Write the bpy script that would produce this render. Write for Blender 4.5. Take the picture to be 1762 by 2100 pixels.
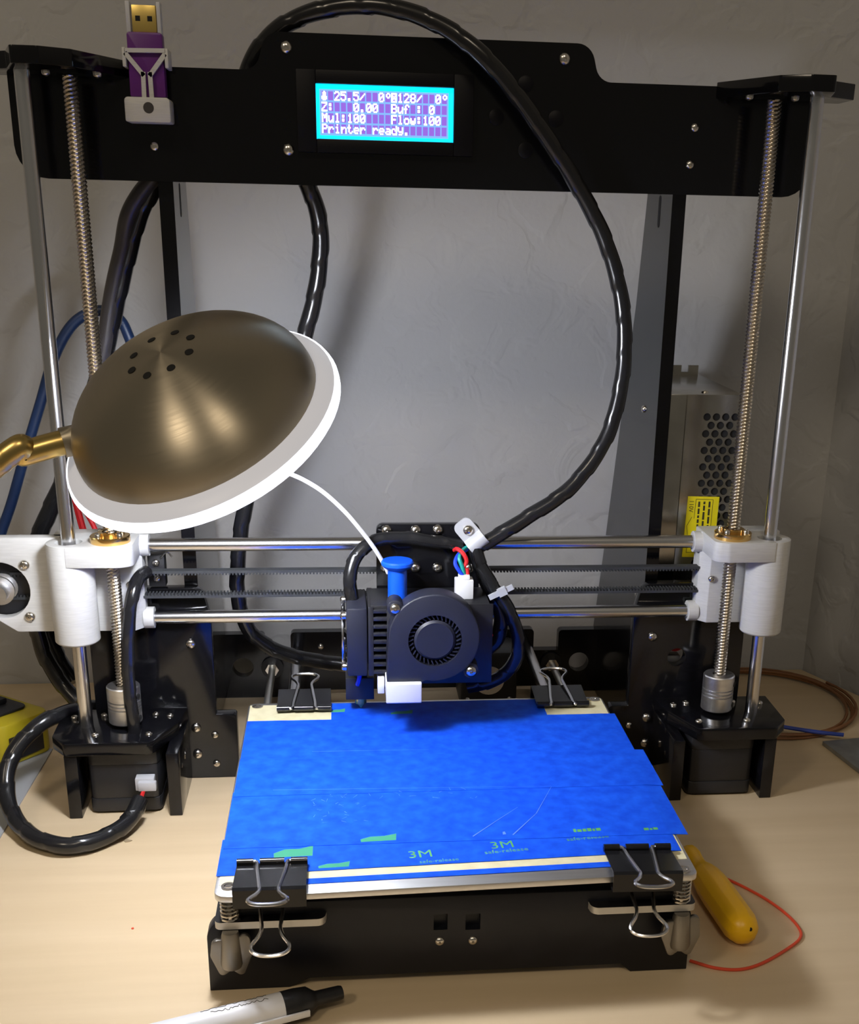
import bpy, bmesh, math, random
from mathutils import Vector, Matrix

# ------------------------------------------------------------------ camera, world, light
for o in list(bpy.data.objects):
    bpy.data.objects.remove(o, do_unlink=True)
SC = bpy.context.scene
COL = SC.collection
MM = 0.001
# camera solved from the photograph (millimetres, x right, y away, z up; desk top = z 0)
CF, CCX, CCY = 2496.66, 984.256, 1374.281
CP = Vector((-50.796, -486.158, 343.049))
RT = Vector((0.99383157, -0.10874184, 0.02177211))
UP = Vector((0.01785413, 0.35064737, 0.93633736))
FW = Vector((0.10945338, 0.9301729, -0.35042592))

cam_d = bpy.data.cameras.new('camera')
cam = bpy.data.objects.new('camera', cam_d)
COL.objects.link(cam)
m = Matrix((RT, UP, -FW)).transposed().to_4x4()
m.translation = CP * MM
cam.matrix_world = m
cam_d.sensor_fit = 'VERTICAL'
cam_d.sensor_height = 36.0
cam_d.lens = 36.0 * CF / 2100.0
cam_d.shift_x = -(CCX - 881.0) / 2100.0
cam_d.shift_y = (CCY - 1050.0) / 2100.0
cam_d.clip_start = 0.02
SC.camera = cam

W = bpy.data.worlds.new('world')
SC.world = W
W.use_nodes = True
W.node_tree.nodes['Background'].inputs[0].default_value = (1.0, 0.90, 0.72, 1)
W.node_tree.nodes['Background'].inputs[1].default_value = 0.10

def area(name, loc, target, size, power, color):
    d = bpy.data.lights.new(name, 'AREA')
    d.shape = 'DISK'; d.size = size * MM; d.energy = power; d.color = color
    o = bpy.data.objects.new(name, d); COL.objects.link(o)
    o.location = Vector(loc) * MM
    o.rotation_euler = (Vector(target) - Vector(loc)).to_track_quat('-Z', 'Y').to_euler()
    return o
# the room's two ceiling lamps, behind the photographer
area('ceiling_lamp_light', (-60, -1250, 1550), (0, 250, 250), 300, 4.0, (1.0, 0.84, 0.64))
area('second_ceiling_lamp_light', (-950, -1000, 1400), (0, 250, 250), 300, 5.0, (1.0, 0.84, 0.64))

SC.view_settings.view_transform = 'Standard'
SC.view_settings.look = 'None'
SC.view_settings.gamma = 1.0
SC.view_settings.use_curve_mapping = False
SC.view_settings.exposure = 0.0

# ------------------------------------------------------------------ helpers
def at(u, v, X=None, Y=None, Z=None):
    """point of the scene (mm) seen at photograph pixel u, v on the given plane"""
    d = FW + RT * ((u - CCX) / CF) + UP * ((CCY - v) / CF)
    if X is not None: t = (X - CP.x) / d.x
    elif Y is not None: t = (Y - CP.y) / d.y
    else: t = (Z - CP.z) / d.z
    return CP + d * t

def catmull(pts, n=8, closed=False):
    P = [Vector(p) for p in pts]
    N = len(P); out = []
    rng = N if closed else N - 1
    for i in range(rng):
        if closed:
            a, b, c, d = P[(i-1) % N], P[i], P[(i+1) % N], P[(i+2) % N]
        else:
            a = P[i-1] if i > 0 else P[0] * 2 - P[1]
            b, c = P[i], P[i+1]
            d = P[i+2] if i + 2 < N else P[-1] * 2 - P[-2]
        for k in range(n):
            t = k / n
            out.append(0.5 * ((2*b) + (c-a)*t + (2*a-5*b+4*c-d)*t*t + (-a+3*b-3*c+d)*t**3))
    if not closed: out.append(P[-1].copy())
    return out

def rpoly(pts, n=6):
    """polygon with rounded corners: points (x, y, r)"""
    out = []; N = len(pts)
    for i in range(N):
        p = Vector(pts[i][:2]); r = pts[i][2] if len(pts[i]) > 2 else 0
        if r <= 0: out.append((p.x, p.y)); continue
        a = Vector(pts[i-1][:2]) - p; b = Vector(pts[(i+1) % N][:2]) - p
        la, lb = a.length, b.length
        a /= la; b /= lb
        ang = a.angle(b)
        t = min(r / math.tan(ang/2), la*0.49, lb*0.49)
        r = t * math.tan(ang/2)
        c = p + (a+b).normalized() * (r / math.sin(ang/2))
        s, e = p + a*t, p + b*t
        a0 = math.atan2(s.y-c.y, s.x-c.x); a1 = math.atan2(e.y-c.y, e.x-c.x)
        d = (a1 - a0 + math.pi) % (2*math.pi) - math.pi
        for k in range(n+1):
            q = a0 + d*k/n
            out.append((c.x + r*math.cos(q), c.y + r*math.sin(q)))
    return out

def circle2(cx, cy, r, n=24, a0=0.0, a1=2*math.pi):
    full = abs(a1-a0-2*math.pi) < 1e-6
    return [(cx + r*math.cos(a0+(a1-a0)*k/(n if full else n-1)), cy + r*math.sin(a0+(a1-a0)*k/(n if full else n-1))) for k in range(n)]

def frame(ax):
    ax = Vector(ax).normalized()
    a = ax.cross(Vector((0, 0, 1)))
    if a.length < 1e-4: a = ax.cross(Vector((0, 1, 0)))
    a.normalize()
    return ax, a, ax.cross(a)

class MB:
    def __init__(s): s.v = []; s.f = []; s.mi = []; s.cur = 0
    def add(s, vs, fs):
        o = len(s.v); s.v += [Vector(p) for p in vs]
        for f in fs: s.f.append([i+o for i in f]); s.mi.append(s.cur)
        return s
    def box(s, x0, x1, y0, y1, z0, z1):
        return s.add([(x0,y0,z0),(x1,y0,z0),(x1,y1,z0),(x0,y1,z0),(x0,y0,z1),(x1,y0,z1),(x1,y1,z1),(x0,y1,z1)],
                     [(0,3,2,1),(4,5,6,7),(0,1,5,4),(1,2,6,5),(2,3,7,6),(3,0,4,7)])
    def obox(s, c, u, v, w, hu, hv, hw):
        c = Vector(c); u, v, w = Vector(u).normalized(), Vector(v).normalized(), Vector(w).normalized()
        vs = [c + u*a*hu + v*b*hv + w*d*hw for d in (-1, 1) for a, b in ((-1,-1),(1,-1),(1,1),(-1,1))]
        return s.add(vs, [(0,3,2,1),(4,5,6,7),(0,1,5,4),(1,2,6,5),(2,3,7,6),(3,0,4,7)])
    def prism(s, poly, axis, a0, a1):
        N = len(poly)
        def P(p, a): return {'y': (p[0], a, p[1]), 'z': (p[0], p[1], a), 'x': (a, p[0], p[1])}[axis]
        vs = [P(p, a0) for p in poly] + [P(p, a1) for p in poly]
        fs = [list(range(N)), list(range(2*N-1, N-1, -1))] + [(i, (i+1) % N, N+(i+1) % N, N+i) for i in range(N)]
        return s.add(vs, fs)
    def cyl(s, p, q, r, r2=None, n=20):
        p, q = Vector(p), Vector(q); r2 = r if r2 is None else r2
        return s.lathe([(0, 0), (r, 0), (r2, (q-p).length), (0, (q-p).length)], p, q-p, n)
    def lathe(s, prof, o, ax, n=32, sx=1.0, sy=1.0):
        ax, a, b = frame(ax); o = Vector(o); rows = []
        base = len(s.v)
        for r, h in prof:
            if r < 1e-6:
                rows.append([len(s.v)]); s.v.append(o + ax*h)
            else:
                rows.append(list(range(len(s.v), len(s.v)+n)))
                s.v += [o + ax*h + a*(r*sx*math.cos(2*math.pi*k/n)) + b*(r*sy*math.sin(2*math.pi*k/n)) for k in range(n)]
        for A, B in zip(rows, rows[1:]):
            for k in range(n):
                k2 = (k+1) % n
                if len(A) == 1 and len(B) == 1: break
                if len(A) == 1: f = [A[0], B[k], B[k2]]
                elif len(B) == 1: f = [A[k], B[0], A[k2]]
                else: f = [A[k], B[k], B[k2], A[k2]]
                s.f.append(f); s.mi.append(s.cur)
        return s
    def tube(s, pts, r, n=10, closed=False, rfun=None, flat=1.0):
        P = [Vector(p) for p in pts]; N = len(P)
        T = []
        for i in range(N):
            if closed: t = P[(i+1) % N] - P[i-1]
            else: t = P[min(i+1, N-1)] - P[max(i-1, 0)]
            T.append(t.normalized())
        _, a, _ = frame(T[0]); base = len(s.v); L = 0
        for i in range(N):
            if i: L += (P[i]-P[i-1]).length
            a = (a - T[i]*a.dot(T[i])).normalized(); b = T[i].cross(a)
            for k in range(n):
                th = 2*math.pi*k/n
                rr = rfun(L, th) if rfun else (r[i] if isinstance(r, (list, tuple)) else r)
                s.v.append(P[i] + a*(rr*math.cos(th)) + b*(rr*flat*math.sin(th)))
        for i in range(N if closed else N-1):
            j = (i+1) % N
            for k in range(n):
                k2 = (k+1) % n
                s.f.append([base+i*n+k, base+i*n+k2, base+j*n+k2, base+j*n+k]); s.mi.append(s.cur)
        if not closed:
            s.f.append([base+k for k in range(n)][::-1]); s.mi.append(s.cur)
            s.f.append([base+(N-1)*n+k for k in range(n)]); s.mi.append(s.cur)
        return s
    def mesh(s, name, mats, c=Vector((0, 0, 0)), bevel=0, smooth=True, seg=2):
        bm = bmesh.new()
        vs = [bm.verts.new((p - c) * MM) for p in s.v]
        for f, mi in zip(s.f, s.mi):
            try: fc = bm.faces.new([vs[i] for i in f])
            except ValueError: continue
            fc.material_index = mi
        bmesh.ops.recalc_face_normals(bm, faces=bm.faces)
        if bevel:
            ed = [e for e in bm.edges if len(e.link_faces) == 2 and e.calc_face_angle(0) > 0.6]
            bmesh.ops.bevel(bm, geom=ed, offset=bevel*MM, segments=seg, profile=0.5, affect='EDGES', clamp_overlap=True)
        me = bpy.data.meshes.new(name)
        bm.to_mesh(me); bm.free()
        for mt in mats: me.materials.append(mt)
        if smooth:
            me.polygons.foreach_set('use_smooth', [len(p_.vertices) <= 6 for p_ in me.polygons])
            try: me.set_sharp_from_angle(angle=math.radians(38))
            except Exception: pass
        return me

WL = {}     # world location (mm) of every object
def link(o, loc, parent=None):
    loc = Vector(loc); COL.objects.link(o); WL[o] = loc
    if parent is not None:
        o.parent = parent; o.location = (loc - WL[parent]) * MM
    else: o.location = loc * MM
    return o

def tag(o, label, cat, group=None):
    o['label'] = label; o['category'] = cat
    if group: o['group'] = group
    return o

def empty(name, loc, label, cat, group=None):
    o = bpy.data.objects.new(name, None); o.empty_display_size = 0.01
    link(o, loc); return tag(o, label, cat, group)

def obj(name, mb, mats, parent=None, label=None, bevel=0, smooth=True, seg=2, kind=None):
    if not isinstance(mats, (list, tuple)): mats = [mats]
    mn = Vector((min(p.x for p in mb.v), min(p.y for p in mb.v), min(p.z for p in mb.v)))
    mx = Vector((max(p.x for p in mb.v), max(p.y for p in mb.v), max(p.z for p in mb.v)))
    c = Vector(((mn.x+mx.x)/2, (mn.y+mx.y)/2, mn.z))
    o = bpy.data.objects.new(name, mb.mesh(name, mats, c, bevel, smooth, seg))
    link(o, c, parent)
    if label: o['label'] = label
    if kind: o['kind'] = kind
    return o

def inst(name, me, loc, parent, rot=(0, 0, 0)):
    o = bpy.data.objects.new(name, me); link(o, loc, parent); o.rotation_euler = rot
    return o

# ------------------------------------------------------------------ materials
def mat(name, col, rough=0.5, metal=0.0, spec=0.5, **k):
    mt = bpy.data.materials.new(name); mt.use_nodes = True
    b = mt.node_tree.nodes['Principled BSDF']
    b.inputs['Base Color'].default_value = (*col, 1); b.inputs['Roughness'].default_value = rough
    b.inputs['Metallic'].default_value = metal; b.inputs['Specular IOR Level'].default_value = spec
    for kk, v in k.items():
        b.inputs[kk.replace('_', ' ')].default_value = v
    return mt

def nodes(mt): return mt.node_tree.nodes, mt.node_tree.links, mt.node_tree.nodes['Principled BSDF']

def noise_color(mt, c0, c1, scale, detail=4, stretch=(1, 1, 1), lo=0.3, hi=0.7, bump=0.0, bdist=0.0005):
    N, L, b = nodes(mt)
    tc = N.new('ShaderNodeTexCoord'); mp = N.new('ShaderNodeMapping'); mp.inputs['Scale'].default_value = stretch
    no = N.new('ShaderNodeTexNoise'); no.inputs['Scale'].default_value = scale; no.inputs['Detail'].default_value = detail
    rp = N.new('ShaderNodeValToRGB')
    rp.color_ramp.elements[0].position = lo; rp.color_ramp.elements[0].color = (*c0, 1)
    rp.color_ramp.elements[1].position = hi; rp.color_ramp.elements[1].color = (*c1, 1)
    L.new(tc.outputs['Object'], mp.inputs['Vector']); L.new(mp.outputs[0], no.inputs['Vector'])
    L.new(no.outputs['Fac'], rp.inputs[0]); L.new(rp.outputs[0], b.inputs['Base Color'])
    if bump:
        bp = N.new('ShaderNodeBump'); bp.inputs['Strength'].default_value = bump; bp.inputs['Distance'].default_value = bdist
        L.new(no.outputs['Fac'], bp.inputs['Height']); L.new(bp.outputs[0], b.inputs['Normal'])
    return mt

def emit(name, col, s):
    mt = mat(name, (0.02, 0.02, 0.03), 0.4)
    b = mt.node_tree.nodes['Principled BSDF']
    b.inputs['Emission Color'].default_value = (*col, 1); b.inputs['Emission Strength'].default_value = s
    return mt

M = {}
M['acrylic'] = mat('black_acrylic', (0.004, 0.004, 0.005), 0.12, spec=0.36)
M['black'] = mat('black_plastic', (0.010, 0.010, 0.012), 0.45)
M['bezel'] = mat('matte_bezel', (0.004, 0.004, 0.006), 0.5, spec=0.2)
M['blower'] = mat('charcoal_plastic', (0.010, 0.011, 0.020), 0.5, spec=0.4)
M['rubber'] = mat('black_sleeve', (0.010, 0.010, 0.011), 0.22)
M['greysleeve'] = mat('dark_grey_sleeve', (0.05, 0.045, 0.045), 0.35)
M['belt'] = mat('belt_rubber', (0.02, 0.022, 0.025), 0.7)
M['chrome'] = mat('hardened_steel', (0.74, 0.74, 0.76), 0.22, 1.0)
M['screw'] = mat('screw_steel', (0.72, 0.68, 0.62), 0.22, 1.0)
M['thread'] = mat('lead_screw_steel', (0.52, 0.47, 0.40), 0.28, 1.0)
M['wing'] = mat('dull_cast_zinc', (0.30, 0.28, 0.25), 0.45, 1.0)
M['zinc'] = mat('zinc_rod', (0.88, 0.87, 0.83), 0.42, 1.0)
M['white'] = noise_color(mat('white_printed_plastic', (0.74, 0.74, 0.72), 0.45), (0.56, 0.56, 0.545), (0.63, 0.63, 0.615), 600, 2, (0.2, 0.2, 3), bump=0.15, bdist=0.0001)
M['whiteabs'] = mat('white_plastic', (0.82, 0.82, 0.84), 0.4)
M['clearwhite'] = mat('translucent_nylon', (0.75, 0.76, 0.80), 0.35, Transmission_Weight=0.35)
M['brass'] = mat('brass', (0.80, 0.52, 0.18), 0.22, 1.0)
M['alu'] = noise_color(mat('brushed_aluminium', (0.78, 0.78, 0.79), 0.38, 1.0), (0.72, 0.72, 0.73), (0.84, 0.84, 0.85), 400, 3, (0.05, 1, 1))
M['alucoat'] = mat('bare_plate_edge', (0.62, 0.60, 0.56), 0.45, 0.6)
M['tape'] = noise_color(mat('blue_painters_tape', (0.01, 0.11, 0.72), 0.7, spec=0.15), (0.002, 0.055, 0.62), (0.008, 0.105, 0.78), 130, 8, lo=0.3, hi=0.72, bump=0.25, bdist=0.0002)
M['tapeprint'] = mat('tape_print_green', (0.10, 0.34, 0.10), 0.7, spec=0.1)
M['tapeflag'] = mat('tape_flag_print', (0.05, 0.26, 0.16), 0.7, spec=0.1)
M['scuff'] = mat('tape_scuff', (0.10, 0.24, 0.85), 0.7)
M['masking'] = noise_color(mat('cream_masking_tape', (0.72, 0.66, 0.42), 0.6), (0.66, 0.60, 0.37), (0.78, 0.72, 0.48), 120, 4, bump=0.2, bdist=0.0002)
M['bluepla'] = mat('blue_printed_plastic', (0.005, 0.09, 0.72), 0.38)
M['psu'] = noise_color(mat('galvanised_steel', (0.60, 0.58, 0.54), 0.22, 1.0), (0.40, 0.385, 0.35), (0.52, 0.50, 0.46), 60, 4)
M['dark'] = mat('dark_interior', (0.004, 0.004, 0.004), 0.8)
M['sticker'] = mat('yellow_sticker', (0.78, 0.66, 0.01), 0.45)
M['ink'] = mat('black_ink', (0.03, 0.028, 0.01), 0.6)
M['purple'] = mat('purple_plastic', (0.12, 0.016, 0.20), 0.4)
M['gold'] = mat('gold_contact_plating', (0.75, 0.55, 0.16), 0.35, 0.8)
M['yellow'] = mat('yellow_plastic', (0.95, 0.54, 0.006), 0.35)
M['tapeyellow'] = mat('yellow_case', (0.42, 0.34, 0.01), 0.5)
M['red'] = mat('red_wire', (0.60, 0.015, 0.02), 0.4)
M['green'] = mat('green_wire', (0.01, 0.25, 0.22), 0.4)
M['bluewire'] = mat('blue_wire', (0.008, 0.04, 0.60), 0.4)
M['redfil'] = mat('red_filament', (0.75, 0.08, 0.03), 0.4)
M['brown'] = mat('brown_filament', (0.20, 0.085, 0.03), 0.4)
M['navy'] = mat('navy_tube', (0.008, 0.026, 0.085), 0.45)
M['bluefil'] = mat('blue_filament', (0.02, 0.05, 0.32), 0.4)
M['whitefil'] = mat('white_filament', (0.82, 0.82, 0.82), 0.4)
M['steelplate'] = noise_color(mat('dull_steel', (0.30, 0.31, 0.31), 0.5, 0.7), (0.26, 0.27, 0.27), (0.36, 0.37, 0.37), 90, 4)
M['greysheet'] = mat('grey_sheet', (0.36, 0.37, 0.38), 0.5)
M['clip'] = mat('black_enamel', (0.008, 0.008, 0.009), 0.16)
M['debris'] = mat('plastic_flake', (0.30, 0.23, 0.14), 0.6)
M['bed_carrier'] = mat('black_anodised', (0.010, 0.010, 0.012), 0.3)
# lamp
M['bronze'] = mat('brushed_bronze', (0.46, 0.405, 0.31), 0.36, 1.0, Anisotropic=0.8, Anisotropic_Rotation=0.25)
def _lamp_tangent():
    N, L, b = nodes(M['bronze'])
    tg = N.new('ShaderNodeTangent'); tg.direction_type = 'RADIAL'; tg.axis = 'Z'
    L.new(tg.outputs[0], b.inputs['Tangent'])
    tc = N.new('ShaderNodeTexCoord'); no = N.new('ShaderNodeTexNoise'); mp = N.new('ShaderNodeMapping')
    mp.inputs['Scale'].default_value = (1, 1, 40); no.inputs['Scale'].default_value = 60; no.inputs['Detail'].default_value = 3
    mr = N.new('ShaderNodeMapRange'); mr.inputs[3].default_value = 0.32; mr.inputs[4].default_value = 0.46
    L.new(tc.outputs['Object'], mp.inputs[0]); L.new(mp.outputs[0], no.inputs['Vector'])
    L.new(no.outputs['Fac'], mr.inputs[0]); L.new(mr.outputs[0], b.inputs['Roughness'])
_lamp_tangent()
M['goldarm'] = mat('gold_gooseneck', (0.62, 0.45, 0.16), 0.3, 1.0)
M['frost'] = emit('frosted_glowing_ring', (0.88, 0.90, 1.0), 0.30)
M['frost'].node_tree.nodes['Principled BSDF'].inputs['Base Color'].default_value = (0.7, 0.7, 0.72, 1)
M['led'] = emit('led_bulb', (0.89, 0.92, 1.0), 208.0)
M['reflector'] = mat('white_reflector', (0.80, 0.80, 0.80), 0.45)
M['ledrim'] = emit('glowing_rim', (0.90, 0.92, 1.0), 1.6)
# display
M['lcd_edge'] = emit('lcd_cyan_border', (0.0, 0.62, 1.0), 2.2)
M['lcd_bg'] = emit('lcd_backlight', (0.20, 0.42, 1.0), 1.25)
M['lcd_cell'] = emit('lcd_cell_violet', (0.42, 0.19, 1.0), 0.78)
M['lcd_text'] = emit('lcd_text_white', (0.85, 1.0, 1.0), 7.0)
M['lcd_side'] = emit('lcd_blue_side', (0.0, 0.0, 1.0), 1.0)

def wall_mat():
    mt = mat('orange_peel_grey_paint', (0.42, 0.422, 0.425), 0.75, spec=0.25)
    N, L, b = nodes(mt)
    tc = N.new('ShaderNodeTexCoord')
    n1 = N.new('ShaderNodeTexNoise'); n1.inputs['Scale'].default_value = 30; n1.inputs['Detail'].default_value = 3; n1.inputs['Distortion'].default_value = 0.6
    rp = N.new('ShaderNodeValToRGB'); rp.color_ramp.elements[0].position = 0.46; rp.color_ramp.elements[1].position = 0.56
    n2 = N.new('ShaderNodeTexNoise'); n2.inputs['Scale'].default_value = 260; n2.inputs['Detail'].default_value = 3
    ad = N.new('ShaderNodeMath'); ad.operation = 'MULTIPLY_ADD'; ad.inputs[1].default_value = 0.35
    bp = N.new('ShaderNodeBump'); bp.inputs['Strength'].default_value = 0.30; bp.inputs['Distance'].default_value = 0.0020
    L.new(tc.outputs['Object'], n1.inputs['Vector']); L.new(tc.outputs['Object'], n2.inputs['Vector'])
    L.new(n1.outputs['Fac'], rp.inputs[0]); L.new(n2.outputs['Fac'], ad.inputs[0]); L.new(rp.outputs[0], ad.inputs[2])
    L.new(ad.outputs[0], bp.inputs['Height']); L.new(bp.outputs[0], b.inputs['Normal'])
    return mt
M['wall'] = wall_mat()
M['desk'] = noise_color(mat('maple_laminate', (0.70, 0.55, 0.38), 0.42, spec=0.35), (0.66, 0.51, 0.315), (0.735, 0.58, 0.375), 14, 6, (0.35, 5, 1), lo=0.3, hi=0.72)

# ------------------------------------------------------------------ room
def struct(o): o['kind'] = 'structure'; return o
YW = 415.0
b = MB().box(-1200, 330, YW, YW+100, -760, 1500)
struct(obj('wall_back', b, M['wall'], smooth=False))
b = MB(); k = 26.0/63.0
p0, p1 = (322, YW), (322 + k*1400, YW-1400)
b.prism([p0, p1, (p1[0]+100, p1[1]), (p0[0]+100, YW+100), (p0[0], YW+100)], 'z', -760, 1500)
struct(obj('wall_right', b, M['wall'], smooth=False))
b = MB().box(-1200, 1400, -1600, YW, -800, -760)
struct(obj('floor', b, mat('floor_brown', (0.25, 0.2, 0.15), 0.6), smooth=False))

desk = empty('desk', (-300, 100, -760), 'pale maple desk top that everything stands on', 'desk')
xr = lambda y: 322 + k*(YW-y) - 2
b = MB().prism([(-900, -330), (xr(-330), -330), (xr(YW-1), YW-1), (-900, YW-1)], 'z', -25, 0)
obj('desk_top', b, M['desk'], desk, bevel=1.5)
for x, y in ((-860, -290), (560, -290), (-860, 370), (260, 370)):
    obj('leg', MB().box(x-25, x+25, y-25, y+25, -760, -25), M['desk'], desk)

def cut(o, mb):
    me = mb.mesh('cut', [], WL[o]); c = bpy.data.objects.new('cut', me); COL.objects.link(c)
    c.matrix_world = Matrix.Translation(WL[o]*MM)
    bpy.context.view_layer.update()
    md = o.modifiers.new('hole', 'BOOLEAN'); md.operation = 'DIFFERENCE'; md.object = c; md.solver = 'EXACT'
    dg = bpy.context.evaluated_depsgraph_get()
    new = bpy.data.meshes.new_from_object(o.evaluated_get(dg))
    o.modifiers.remove(md); o.data = new
    for pl_ in new.polygons:
        big = max(abs(c_) for c_ in pl_.normal) > 0.9995 and pl_.area > 12e-6
        pl_.use_smooth = not big
    new.set_sharp_from_angle(angle=math.radians(38))
    bpy.data.objects.remove(c, do_unlink=True)

# ------------------------------------------------------------------ shared small meshes
def screw_mesh(name, r, mt):
    b = MB()
    b.lathe([(0, -1.5), (r, -1.5), (r, 0.5), (r*0.92, r*0.42), (r*0.6, r*0.66), (r*0.28, r*0.72), (r*0.2, r*0.3), (0, r*0.3)], (0, 0, 0), (0, 0, 1), 14)
    return b.mesh(name, [mt])
SCREW = screw_mesh('screw', 3.1, M['screw'])
SCREW_S = screw_mesh('small_screw', 2.3, M['screw'])
SCREW_L = screw_mesh('large_screw', 3.7, M['screw'])
FRONT = (math.pi/2, 0, 0)
def screw_f(parent, x, y, z, me=None): return inst('screw', me or SCREW, (x, y, z), parent, FRONT)
def screw_t(parent, x, y, z, me=None): return inst('screw', me or SCREW, (x, y, z), parent)

# ------------------------------------------------------------------ THE PRINTER
PR = empty('printer', (0, 200, 0), 'black acrylic desktop 3D printer with blue taped bed and lit display', '3d printer')
ZR_Y, ZR_X, LS_X, ZP = 211.4, 206.8, 183.5, 49.0
YB = 236.0      # front face of the top panel

# top panel with hump
pan = rpoly([(-220, 356, 16), (217, 356, 16), (217, 412, 3), (92, 412, 9), (87, 430.5, 10), (-87, 430.5, 10), (-92, 412, 9), (-220, 412, 3)])
top = obj('top_panel', MB().prism(pan, 'y', YB, YB+8), M['acrylic'], PR, 'black acrylic top panel with raised centre')
for u, v in ((587, 97), (1158, 121), (592, 307)):
    q = at(u, v, Y=YB); screw_f(top, q.x, YB, q.z)
for u, v in ((1425, 262), (1415, 338), (317, 300)):
    q = at(u, v, Y=YB); screw_f(top, q.x, YB, q.z, SCREW_S)
for u, v in ((1078, 172), (1018, 240), (1078, 308), (1140, 243)):
    q = at(u, v, Y=YB)
    obj('button', MB().lathe([(0, 0), (4.2, 0), (4.2, 0.6), (3.6, 1.0), (0, 1.0)], q, (0, -1, 0), 20), M['bezel'], top)

# display: bezel with recess, lit screen, cells and characters
SX0, SX1, SZ0, SZ1 = -61.2, 12.6, 379.4, 406.4
bz = MB()
BX0, BX1, BZ0, BZ1, BY = -71.5, 23.4, 372.6, 413.0, YB-4.0
bz.box(BX0, SX0, BY, YB, BZ0, BZ1); bz.box(SX1, BX1, BY, YB, BZ0, BZ1)
bz.box(SX0, SX1, BY, YB, BZ0, SZ0); bz.box(SX0, SX1, BY, YB, SZ1, BZ1)
disp = obj('display_bezel', bz, M['bezel'], PR, 'black display bezel around the lit blue screen', bevel=0.5)
SY = YB - 0.4
obj('screen_border', MB().box(SX0, SX1, SY, YB, SZ0, SZ1), M['lcd_edge'], disp, 'glowing cyan screen border')
CX0, CX1, CZ0, CZ1 = SX0+2.7, SX1-3.3, SZ0+2.6, SZ1-3.0
obj('screen', MB().box(CX0-0.8, CX1+0.6, SY-0.15, SY, CZ0-0.7, CZ1+0.5), M['lcd_bg'], disp, 'backlit blue liquid crystal screen')
cw, ch = (CX1-CX0)/20, (CZ1-CZ0)/4
cells = MB()
for r in range(4):
    for c in range(20):
        x, z = CX0 + c*cw, CZ1 - (r+1)*ch
        cells.box(x+cw*0.1, x+cw*0.9, SY-0.3, SY-0.15, z+ch*0.09, z+ch*0.91)
obj('character_cell', cells, M['lcd_cell'], disp)
FONT = {
 '0': '01110 10001 10011 10101 11001 10001 01110', '1': '00100 01100 00100 00100 00100 00100 01110',
 '2': '01110 10001 00001 00010 00100 01000 11111', '5': '11111 10000 11110 00001 00001 10001 01110',
 '8': '01110 10001 10001 01110 10001 10001 01110', '/': '00000 00001 00010 00100 01000 10000 00000',
 '.': '00000 00000 00000 00000 00000 01100 01100', ':': '00000 01100 01100 00000 01100 01100 00000',
 'd~': '00110 01001 01001 00110 00000 00000 00000', 'A~': '00100 01110 01110 01110 11111 11111 01110',
 'B~': '11111 10001 11011 10101 11011 10001 11111', 'Z': '11111 00001 00010 00100 01000 10000 11111',
 'B': '11110 10001 10001 11110 10001 10001 11110', 'u': '00000 00000 10001 10001 10001 10011 01101',
 'f': '00110 01001 01000 11100 01000 01000 01000', 'M': '10001 11011 10101 10101 10001 10001 10001',
 'l': '01100 00100 00100 00100 00100 00100 01110', 'F': '11111 10000 10000 11110 10000 10000 10000',
 'o': '00000 00000 01110 10001 10001 10001 01110', 'w': '00000 00000 10001 10001 10101 10101 01010',
 'P': '11110 10001 10001 11110 10000 10000 10000', 'r': '00000 00000 10110 11001 10000 10000 10000',
 'i': '00100 00000 01100 00100 00100 00100 01110', 'n': '00000 00000 10110 11001 10001 10001 10001',
 't': '01000 01000 11100 01000 01000 01001 00110', 'e': '00000 00000 01110 10001 11111 10000 01110',
 'a': '00000 00000 01110 00001 01111 10001 01111', 'd': '00001 00001 01101 10011 10001 10001 01111',
 'y': '00000 10001 10001 10001 01111 00001 01110'}
ROWS = [[(0, 'A~'), (2, '2'), (3, '5'), (4, '.'), (5, '5'), (6, '/'), (9, '0'), (10, 'd~'), (11, 'B~'), (12, '1'), (13, '2'), (14, '8'), (15, '/'), (18, '0'), (19, 'd~')],
        [(0, 'Z'), (1, ':'), (5, '0'), (6, '.'), (7, '0'), (8, '0'), (11, 'B'), (12, 'u'), (13, 'f'), (15, ':'), (17, '0')],
        [(0, 'M'), (1, 'u'), (2, 'l'), (3, ':'), (4, '1'), (5, '0'), (6, '0'), (11, 'F'), (12, 'l'), (13, 'o'), (14, 'w'), (15, ':'), (16, '1'), (17, '0'), (18, '0')],
        list(enumerate('Printer')) + [(8, 'r'), (9, 'e'), (10, 'a'), (11, 'd'), (12, 'y'), (13, '.')]]
tx = MB()
pw, ph = cw*0.82/5, ch*0.84/7
for r, row in enumerate(ROWS):
    for c, chh in row:
        x0, z1 = CX0 + c*cw + cw*0.09, CZ1 - r*ch - ch*0.08
        for j, line in enumerate(FONT[chh].split()):
            for i, bit in enumerate(line):
                if bit == '1':
                    tx.box(x0+i*pw-0.03, x0+(i+1)*pw+0.03, SY-0.45, SY-0.3, z1-(j+1)*ph-0.03, z1-j*ph+0.03)
obj('screen_text', tx, M['lcd_text'], disp, 'white dot-matrix characters ending in Printer ready.', smooth=False)

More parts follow.
